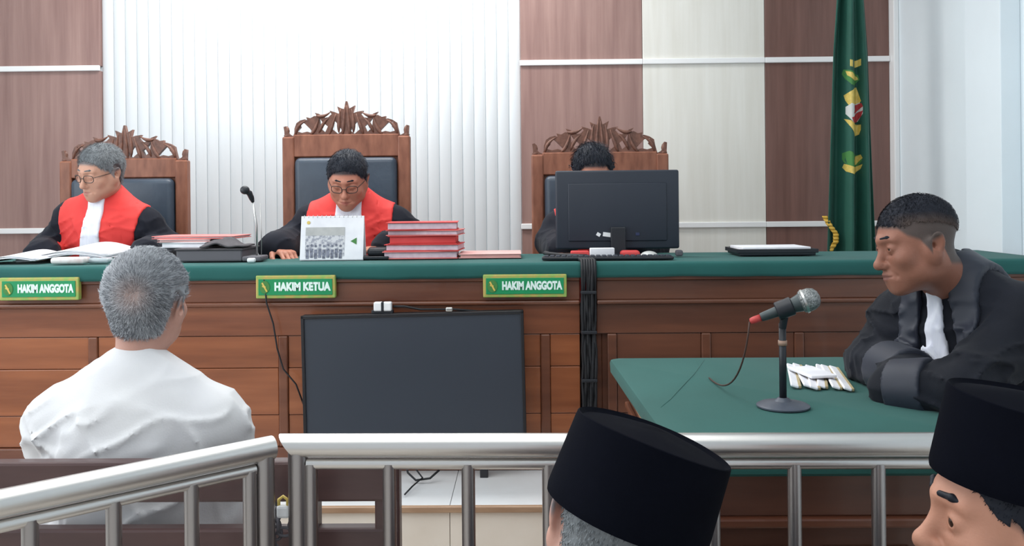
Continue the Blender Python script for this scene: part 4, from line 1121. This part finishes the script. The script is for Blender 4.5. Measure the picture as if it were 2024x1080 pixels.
b = NB(); lathe(b, [(0, -.028), (.007, -.026), (.0085, -.018), (.0085, 0), (0, 0)], 16, d, m0); obj('plug', b, mat('red_plug', srgb(190, 66, 64), .5, bump=(60, .05)), t, True, 'red cable plug')
q0 = m0 - d * .028
b = NB(); tube(b, [q0 + Vector((-.03 * math.sin(k * 1.57) - .0, .34 * k * k, (.0035 - q0.z) * (1 - (1 - k) ** 2.2))) for k in np.linspace(0, 1, 16)], .0022, 8); obj('cord', b, mat('brown_cord', srgb(70, 48, 40), .6, bump=(50, .05)), t, True)

# banded bundle of folded paper strips
pb = PZ(1613, 750, DZ)
t = thing('paper_bundle', 'bundle of long white folded papers with tan edges on the green desk beside the microphone', 'paper bundle', (pb.x, pb.y, DZ + .001), R(-14))
for i in range(6):
    x = -.062 + i * .0245; yo = .012 * math.sin(i * 2.3)
    o = obj('folded_paper', box(NB(), (0, 0, 0), (.021, .31, .007), 0.002, seg=1), M_PAPER, t, 'angle'); o.location = (x, yo, .008); o.rotation_euler = (0, R(16), R(3 * math.sin(i * 1.7)))
    o = obj('tan_edge', box(NB(), (0, 0, 0), (.009, .30, .009), 0.002, seg=1), M_TAN, t); o.location = (x + .0125, yo, .0055); o.rotation_euler = (0, 0, R(3 * math.sin(i * 1.7)))
o = obj('wrapper', box(NB(), (0, 0, 0), (.075, .14, .008), 0.003), M_PAPER, t); o.location = (-.012, -.01, .02); o.rotation_euler = (0, 0, R(24))

# ================================================================== THINGS ON THE BENCHES
# desk calendar
ca = P(590, 520, 3.58); cb_ = P(716, 520, 3.58); wd = (cb_ - ca).length
t = thing('desk_calendar', 'white standing desk calendar with a group photograph, in front of the presiding judge', 'calendar', ((ca.x + cb_.x) / 2, 3.6, CT + .004))
hh_ = (P(590, 433, 3.6).z - P(590, 521, 3.6).z)
tl = R(12)
b = NB(); box(b, (0, 0, hh_ / 2), (wd, .006, hh_), 0.001, None); front = obj('front_sheet', b, M_PAPER, t); front.rotation_euler = (-tl, 0, 0)
b = NB(); box(b, (0, 0, hh_ / 2), (wd, .006, hh_), 0.001); bk = obj('back_sheet', b, M_PAPER, t); bk.rotation_euler = (tl, 0, 0); bk.location = (0, 2 * math.sin(tl) * hh_, 0)
obj('base_flap', box(NB(), (0, hh_ * math.sin(tl), .0), (wd, 2 * math.sin(tl) * hh_, .004)), M_PAPER, t)
M_PH1 = mat('print_grey', srgb(168, 168, 168), .6, noise=(30, srgb(186, 186, 184), .3, .7)); M_PH2 = mat('print_pale', srgb(206, 206, 210), .6, noise=(90, srgb(150, 152, 164), .45, .6)); M_PH3 = mat('print_dark', srgb(88, 92, 106), .6, noise=(120, srgb(130, 134, 150), .4, .6))
def pr(x0_, x1_, z0_, z1_, m, nm, y=-.0042):
    b = NB(); v = [b.verts.new(((x - .5) * wd, y, z * hh_)) for x, z in ((x0_, z0_), (x1_, z0_), (x1_, z1_), (x0_, z1_))]; b.faces.new(v); return obj(nm, b, m, front)
pr(.08, .70, .08, .74, M_PH2, 'photograph_print'); pr(.08, .70, .55, .74, M_PH1, 'photograph_print', -.0046)
b = NB()
for i in range(9):
    x = (.12 + i * .065 - .5) * wd; z = (.30 + .02 * (i % 2)) * hh_
    box(b, (x, -.0048, z - .03), (.012, .0006, .036)); lathe(b, [(0, 0), (.0052, 0), (.0052, .0006), (0, .0006)], 10, (0, -1, 0), (x, -.0046, z + .002))
obj('photograph_figures', b, M_PH3, front)
b = NB(); lathe(b, [(0, 0), (.016, 0), (.016, .0006), (0, .0006)], 3, (0, -1, 0), (.36 * wd, -.004, .42 * hh_)); obj('green_emblem', b, M_FLAGG, front)
b = NB(); lathe(b, [(0, 0), (.007, 0), (.007, .0006), (0, .0006)], 12, (0, -1, 0), (-.38 * wd, -.004, .85 * hh_)); obj('gold_emblem', b, M_GOLD, front)
b = NB()
for i in range(14): tube(b, [(-wd / 2 + .012 + i * (wd - .024) / 13 + .0, math.sin(tl) * hh_ + .006 * math.cos(q), hh_ * math.cos(tl) + .006 * math.sin(q) - .002) for q in np.linspace(0, 2 * math.pi, 10, endpoint=False)], .0008, 5, True)
obj('spiral_binding', b, M_SILVER, t, True)

def folder(c, sx, sy, h, mc, mp_, label, rz=0, group=None, name='folder'):
    t = thing(name, label, 'folder', c, rz, group)
    obj('cover', box(NB(), (0, 0, h - .002), (sx, sy, .003), 0.001), mc, t); obj('cover', box(NB(), (0, 0, .0015), (sx, sy, .003), 0.001), mc, t)
    obj('papers', box(NB(), (.002, .002, h / 2), (sx - .012, sy - .01, h - .007), 0.002), mp_, t)
    return t
base = P(835, 517, 3.64)
zc = CT + .004; st_ = []
lab = ['pink folder lying on top of the tall stack beside the calendar', 'pale lilac folder second from the top of the pink stack', 'red folder in the middle of the pink stack', 'pink folder second from the bottom of the pink stack', 'bottom folder of the pink stack, white and lilac edged']
spec = [(.30, .22, .030, M_PINK, M_LILAC, -.01, 2), (.30, .21, .028, M_RED, M_LILAC, .004, -3), (.275, .2, .034, M_RED, M_RED, .0, 1), (.29, .21, .022, M_PINK, M_LILAC, .008, -4), (.285, .22, .032, M_RED, M_LILAC, -.004, 3)]
for i, (sx, sy, h, mc, mp_, dx, rz) in enumerate(spec):
    folder((base.x + dx, 3.72, zc), sx, sy, h, mc, mp_, lab[4 - i], R(rz), 'folders stacked beside the calendar'); zc += h
bf = P(968, 515, 3.66)
folder((bf.x, 3.74, CT + .004), .25, .24, .018, M_PALE, M_PALE, 'thin pale pink folder lying flat, right of the tall stack', R(1))
# black case beside calendar
b = NB(); box(b, (0, 0, .006), (.11, .16, .012), 0.003); box(b, (.004, .01, .028), (.09, .13, .03), 0.01, Matrix.Rotation(R(8), 3, 'Z'))
o = obj('black_case', b, M_BLACKPL); bc = P(742, 512, 3.62); o.location = (bc.x, 3.68, CT + .004); tag(o, 'small black case between the calendar and the pink folders', 'case')

# papers and clutter on the left
def curled(name, label, px0, px1, pyb, Y, d, hmax, seed, m=M_PAPER, n=5):
    a = P(px0, pyb, Y); c = P(px1, pyb, Y)
    t = thing(name, label, 'papers', ((a.x + c.x) / 2, Y + d / 2, CT + .004)); wd_ = (c - a).length
    for k_ in range(n):
        r_ = random.Random(seed * 9 + k_)
        oz = k_ * .0035; sk = r_.uniform(-.012, .012)
        def fn(u, v): return (-wd_ / 2 + wd_ * u + sk + .02 * v, -d / 2 + d * v, .002 + oz + hmax * (math.sin(min(u * 1.05, 1) * math.pi * .75) ** 2) * (.55 + .45 * v))
        o = obj('sheet', grid_mesh('sheet', fn, 16, 6), m, t, True); solid(o, .0028, 0)
    return t
curled('paper_stack', 'curled white papers lying in front of the grey-haired judge', 30, 215, 519, 3.6, .26, .052, 3)
curled('paper_stack', 'loose white sheets at the left frame edge on the green cloth', -60, 72, 530, 3.52, .2, .036, 5, n=3)
b = NB(); box(b, (0, 0, .013), (.135, .06, .026), 0.011, seg=4); o = obj('tissue_pack', b, mat('tissue_wrap', srgb(222, 218, 216), .35, noise=(30, srgb(206, 190, 188), .5, .7), bump=(30, .2)), None, True)
q = P(140, 527, 3.5); o.location = (q.x, 3.50, CT + .004); tag(o, 'small white tissue pack beside the curled papers', 'tissue pack')
b = NB(); box(b, (0, 0, .010), (.085, .05, .02), 0.009, seg=4); o = obj('plastic_pouch', b, mat('clear_pouch', srgb(178, 188, 192), .2, bump=(30, .4)), None, True)
q = P(196, 520, 3.52); o.location = (q.x, 3.53, CT + .004); tag(o, 'small clear plastic pouch behind the seated man\'s head', 'pouch')
# stack left of the gooseneck mic
q = P(425, 512, 3.62)
t = thing('document_box', 'dark grey flat document box left of the gooseneck microphone', 'box', (q.x, 3.66, CT + .004))
obj('body', box(NB(), (0, 0, .023), (.26, .22, .046), 0.006), M_GREY, t); obj('lid', box(NB(), (0, 0, .048), (.27, .23, .008), 0.003), M_DARK, t)
q = P(372, 480, 3.7)
f1 = folder((q.x + .01, 3.72, CT + .056), .19, .19, .022, M_PAPER, M_PAPER, 'white folder lying on the dark document box', R(-4), name='folder')
f2 = folder((q.x + .0, 3.73, CT + .078), .21, .20, .012, M_PALE, M_PAPER, 'pinkish folder on the white folder beside the grey-haired judge', R(5))
f3 = folder((q.x + .045, 3.74, CT + .090), .34, .2, .012, M_PINK, M_PAPER, 'pink-covered file topmost of the stack beside the grey-haired judge', R(-3))
def fn(u, v):
    x = -.085 + .17 * u; y = -.08 + .16 * v
    return (x, y, .002 + .034 * math.exp(-((x + .01) / .06) ** 2 - (y / .07) ** 2) + .006 * math.sin(x * 60 + y * 40) * math.exp(-((x) / .08) ** 2))
o = obj('dark_cloth', grid_mesh('dark_cloth', fn, 24, 24), M_DARK, None, True); solid(o, .006, 1)
q = P(452, 492, 3.66); o.location = (q.x + .01, 3.62, CT + .056); tag(o, 'crumpled dark grey cloth on the document box beside the microphone', 'cloth')
# gooseneck microphone
q = P(505, 515, 3.6)
t = thing('gooseneck_microphone', 'thin grey gooseneck microphone standing left of the presiding judge', 'microphone', (q.x, 3.6, CT + .004))
b = NB(); box(b, (0, 0, .010), (.075, .11, .02), 0.006); obj('base', b, M_GREY, t)
tp = P(500, 400, 3.6) - t.location; hd_ = P(484, 376, 3.57) - t.location
b = NB(); tube(b, [(0, .02, .015), (0, .02, tp.z * .6), tp], .0042, 10); obj('stem', b, M_SILVER, t, True)
b = NB(); tube(b, [tp, tp + Vector((-.004, -.002, .014)), (tp + hd_) / 2 + Vector((.002, 0, .012)), hd_], [.006, .010, .012, .010], 14); obj('shock_mount', b, M_BLACKPL, t, True)
b = NB(); sphere(b, hd_, .017, (1.1, 1, 1), 16, 10); obj('windscreen', b, M_BLACKPL, t, True)
b = NB(); tube(b, [(.015, .03, .015), (.016, .03, .12), (.012, .025, tp.z * .98)], .0016, 8); obj('thin_cord', b, M_SILVER, t, True)
b = NB(); box(b, (0, 0, .008), (.03, .022, .016), 0.005, seg=3); o = obj('eraser', b, M_WHITEIT, None, True); q = P(497, 520, 3.5); o.location = (q.x, 3.5, CT + .004); tag(o, 'tiny white block in front of the gooseneck microphone base', 'eraser')

# computer monitor (rear view)
ma = P(1098, 415, 3.72); mb_ = P(1341, 415, 3.72); wd = (mb_ - ma).length
zt_ = P(1220, 337, 3.72).z; zb_ = P(1220, 492, 3.72).z
t = thing('computer_monitor', 'black computer monitor seen from behind on the clerk bench', 'monitor', ((ma.x + mb_.x) / 2, 3.72, CT + .004))
O = t.location; hc = (zt_ + zb_) / 2 - O.z; hh2 = zt_ - zb_
obj('back_shell', box(NB(), (0, -.008, hc), (wd, .022, hh2), 0.008, seg=3), M_MONBACK, t, 'angle')
obj('rear_bulge', box(NB(), (0, -.018, hc - .01), (wd * .8, .012, hh2 * .74), 0.005, seg=3), M_MONBACK, t, 'angle')
obj('screen', box(NB(), (0, .005, hc), (wd - .02, .008, hh2 - .02), 0.001), M_TVSCR, t)
obj('stand_neck', box(NB(), (0, -.036, hc - .15), (.06, .02, .16), 0.004), M_BLACKPL, t)
b = NB(); lathe(b, [(0, 0), (.12, 0), (.12, .006), (.06, .012), (0, .014)], 32, (0, 0, 1), (0, -.01, 0), 1, .75); obj('stand_base', b, M_BLACKPL, t, 'angle')
b = NB(); box(b, (-.078, -.026, hc - .1), (.016, .003, .014), 0, Matrix.Rotation(R(30), 3, 'Y')); box(b, (-.035, -.026, hc - .102), (.05, .003, .017), 0, Matrix.Rotation(R(8), 3, 'Y')); obj('back_label', b, M_WHITEIT, t, False, 'white stickers')
b = NB(); box(b, (.08, -.026, hc - .1), (.016, .003, .012), 0.001); obj('port_cover', b, mat('blue_port', srgb(38, 48, 84), .5, bump=(50, .05)), t)
def small(nm, label, cat, px0, px1, pyb, hgt, dep, Y, m, bev=.004, rz=0, group=None):
    a = P(px0, pyb, Y); c = P(px1, pyb, Y); b = NB(); box(b, (0, 0, hgt / 2), ((c - a).length, dep, hgt), bev, seg=3)
    o = obj(nm, b, m, None, 'angle'); o.location = ((a.x + c.x) / 2, Y, CT + .004); o.rotation_euler.z = R(rz); return tag(o, label, cat)
small('red_box', 'small red box below the left side of the computer monitor', 'box', 1128, 1164, 500, .028, .05, 3.6, M_RED, .006)
small('white_card_box', 'white card box standing between the two red boxes under the monitor', 'box', 1166, 1214, 504, .04, .03, 3.57, M_PAPER, .003, 3)
small('red_box', 'red box right of the white card box under the monitor', 'box', 1226, 1264, 500, .028, .05, 3.6, M_RED, .012)
b = NB(); sphere(b, (0, 0, 0.004), .03, (1.2, 1.5, .75), 20, 12); bmesh.ops.bisect_plane(b, geom=b.verts[:] + b.edges[:] + b.faces[:], plane_co=(0, 0, 0), plane_no=(0, 0, -1), clear_outer=True)
bmesh.ops.holes_fill(b, edges=[e for e in b.edges if e.is_boundary])
o = obj('computer_mouse', b, mat('mouse_grey', srgb(196, 198, 196), .4, bump=(50, .02)), None, 'angle'); q = P(1283, 503, 3.57); o.location = (q.x, 3.57, CT + .004); tag(o, 'light grey computer mouse under the right side of the monitor', 'mouse')
kb = thing('keyboard', 'black keyboard lying along the front of the monitor base', 'keyboard', (P(1200, 510, 3.5).x, 3.5, CT + .004), R(-2))
kl = .5
obj('case', box(NB(), (0, 0, .006), (kl, .075, .012), 0.004), M_BLACKPL, kb)
k0 = None
for r_i in range(3):
    for c_i in range(22):
        p_ = (-kl / 2 + .018 + c_i * (kl - .036) / 21, -.022 + r_i * .021, .0135)
        if k0 is None:
            k0 = obj('key', box(NB(), (0, 0, 0), (.017, .016, .006), 0.002, seg=1), M_MONBACK, kb); k0.location = p_
        else:
            k = k0.copy(); COL.objects.link(k); k.location = p_
b = NB(); box(b, (0, 0, .012), (.028, .03, .024), 0.006); o = obj('grey_plug', b, M_GREY); q = P(1352, 503, 3.66); o.location = (q.x - .02, 3.66, CT + .004); tag(o, 'small grey plug just right of the monitor', 'plug')
# cable running left from keyboard over the bench gap
b = NB(); pts = [P(1078, 492, 3.78), P(1085, 498, 3.7), P(1110, 507, 3.6), P(1140, 510, 3.55), P(1160, 515, 3.52)]
for q in pts: q.z = CT + .014
tube(b, pts, .009, 10); tag(obj('monitor_cable', b, M_CABLE, None, True), 'thick black cable curling left of the keyboard on the green cloth', 'cable')
# tray with papers, right
a = P(1447, 497, 3.72); c = P(1604, 497, 3.72)
t = thing('document_tray', 'black tray holding white paper on the clerk bench, left of the flag', 'tray', ((a.x + c.x) / 2, 3.74, CT + .004))
ln = (c - a).length
b = NB(); box(b, (0, 0, .008), (ln - .02, .22, .016), 0.004); 
for s in (-1, 1): box(b, (0, s * .108, .018), (ln, .008, .016), 0.002); box(b, (s * (ln / 2 - .006), 0, .018), (.01, .22, .016), 0.002)
obj('tray_body', b, M_BLACKPL, t)
b = NB(); box(b, (-.004, 0, .027), (ln - .05, .2, .012), 0.002, Matrix.Rotation(R(2), 3, 'Z')); obj('papers', b, M_PAPER, t)

# ================================================================== FLAG
FY = 4.62
pole = P(1682, 300, FY)
t = thing('court_flag', 'draped dark green court flag with gold emblem beside the right wall', 'flag', (pole.x, FY, PZT))
O = t.location
b = NB(); tube(b, [(0, .03, .03), (0, .03, 2.75)], .014, 16); obj('pole', b, M_CHAIR, t, True)
b = NB(); lathe(b, [(0, 0), (.16, 0), (.16, .02), (.06, .05), (.025, .1), (.02, .12), (0, .12)], 28, (0, 0, 1), (0, .03, 0)); obj('stand', b, M_CHAIR, t, 'angle')
b = NB(); lathe(b, [(.014, 2.75), (.03, 2.78), (.012, 2.82), (.02, 2.86), (0, 2.92)], 16, (0, 0, 1), (0, .03, 0)); obj('finial', b, M_GOLD, t, 'angle')
ztop = 2.68; zbot = P(1682, 560, FY).z - PZT
xl = lambda v: np.interp(v, [0, .2, .45, 1], [-.045, -.062, -.105, -.15]); xr_ = lambda v: np.interp(v, [0, .2, .45, 1], [.04, .052, .09, .125])
def flagpt(u, v, off=0.0):
    x = xl(v) + (xr_(v) - xl(v)) * u
    amp = .018 + .026 * v
    y = -.03 - amp * math.sin(u * math.pi * 5.2 + .9 + .6 * v) * 1.0 - .012 * math.sin(u * 21 + v * 5) * v - off
    # central pleat stands forward
    y -= .035 * math.exp(-((u - .52) / .16) ** 2)
    z = ztop - (ztop - zbot) * v + .02 * math.sin(u * 9) * v
    return Vector((x, y, z))
o = obj('cloth', grid_mesh('cloth', lambda u, v: flagpt(u, v), 90, 90), M_FLAG, t, True); solid(o, .003, 0)
vz = lambda py: (ztop - (P(1685, py, FY).z - PZT)) / (ztop - zbot)
uxat = lambda px, py: ((P(px, py, FY - .06).x - O.x) - xl(vz(py))) / (xr_(vz(py)) - xl(vz(py)))
def patch(nm, poly, m, off=.004, wave=0):
    """printed emblem piece following the cloth; poly in photograph-like px rows (x0,x1 per y)"""
    n_ = len(poly)
    def fn(u, v):
        k = v * (n_ - 1); i = min(int(k), n_ - 2); f = k - i
        y = poly[i][0] * (1 - f) + poly[i + 1][0] * f; xa_ = poly[i][1] * (1 - f) + poly[i + 1][1] * f; xb_ = poly[i][2] * (1 - f) + poly[i + 1][2] * f
        px = xa_ + (xb_ - xa_) * u
        return flagpt(uxat(px, y), vz(y), off)
    return obj(nm, grid_mesh(nm, fn, 14, (n_ - 1) * 4), m, em_, True)
em_ = obj('emblem', grid_mesh('emblem', lambda u, v: flagpt(uxat(1668 + 36 * u, 120), vz(120 + 13 * v), .003), 10, 4), M_GOLD, t, True)
patch('emblem_piece', [(141, 1670, 1690), (150, 1668, 1700), (160, 1672, 1702), (168, 1680, 1690)], M_FLAGG)
patch('emblem_piece', [(144, 1672, 1682), (152, 1674, 1698), (158, 1684, 1700)], M_GOLD, .006)
patch('emblem_piece', [(172, 1690, 1697), (182, 1678, 1700), (192, 1670, 1702), (202, 1672, 1704), (210, 1676, 1700)], M_GOLD)
patch('emblem_piece', [(204, 1680, 1702), (214, 1672, 1706), (228, 1672, 1706), (240, 1682, 1700)], M_FLAGW, .005)
patch('emblem_piece', [(206, 1690, 1704), (214, 1692, 1706), (222, 1686, 1694)], M_FLAGR, .007)
patch('emblem_piece', [(222, 1698, 1706), (232, 1680, 1704), (240, 1684, 1698)], M_FLAGR, .007)
patch('emblem_piece', [(238, 1670, 1682), (248, 1676, 1704), (258, 1684, 1704), (266, 1692, 1702)], M_GOLD, .005)
patch('emblem_piece', [(298, 1676, 1682), (306, 1668, 1704), (318, 1668, 1706), (328, 1672, 1700)], M_FLAGG)
patch('emblem_piece', [(306, 1694, 1704), (314, 1686, 1706), (322, 1690, 1698)], M_GOLD, .006)
patch('emblem_piece', [(326, 1670, 1706), (334, 1668, 1704), (340, 1672, 1690)], M_GOLD, .006)
# gold fringe at the lower left hem
b = NB(); pts = [P(1630, 428, FY - .05), P(1640, 446, FY - .06), P(1652, 462, FY - .06), P(1652, 478, FY - .06), P(1640, 497, FY - .05)]
fr = grid_mesh('fringe', lambda u, v: (lambda k: ((pts[int(min(k, 3.999))] * (1 - (k - int(min(k, 3.999)))) + pts[int(min(k, 3.999)) + 1] * (k - int(min(k, 3.999)))) + Vector(((u - .5) * .026, -.004 * math.sin(v * 60), 0)) - O))(v * 4), 4, 60)
o = obj('gold_fringe', fr, M_GOLD2, t, True); solid(o, .006, 0)
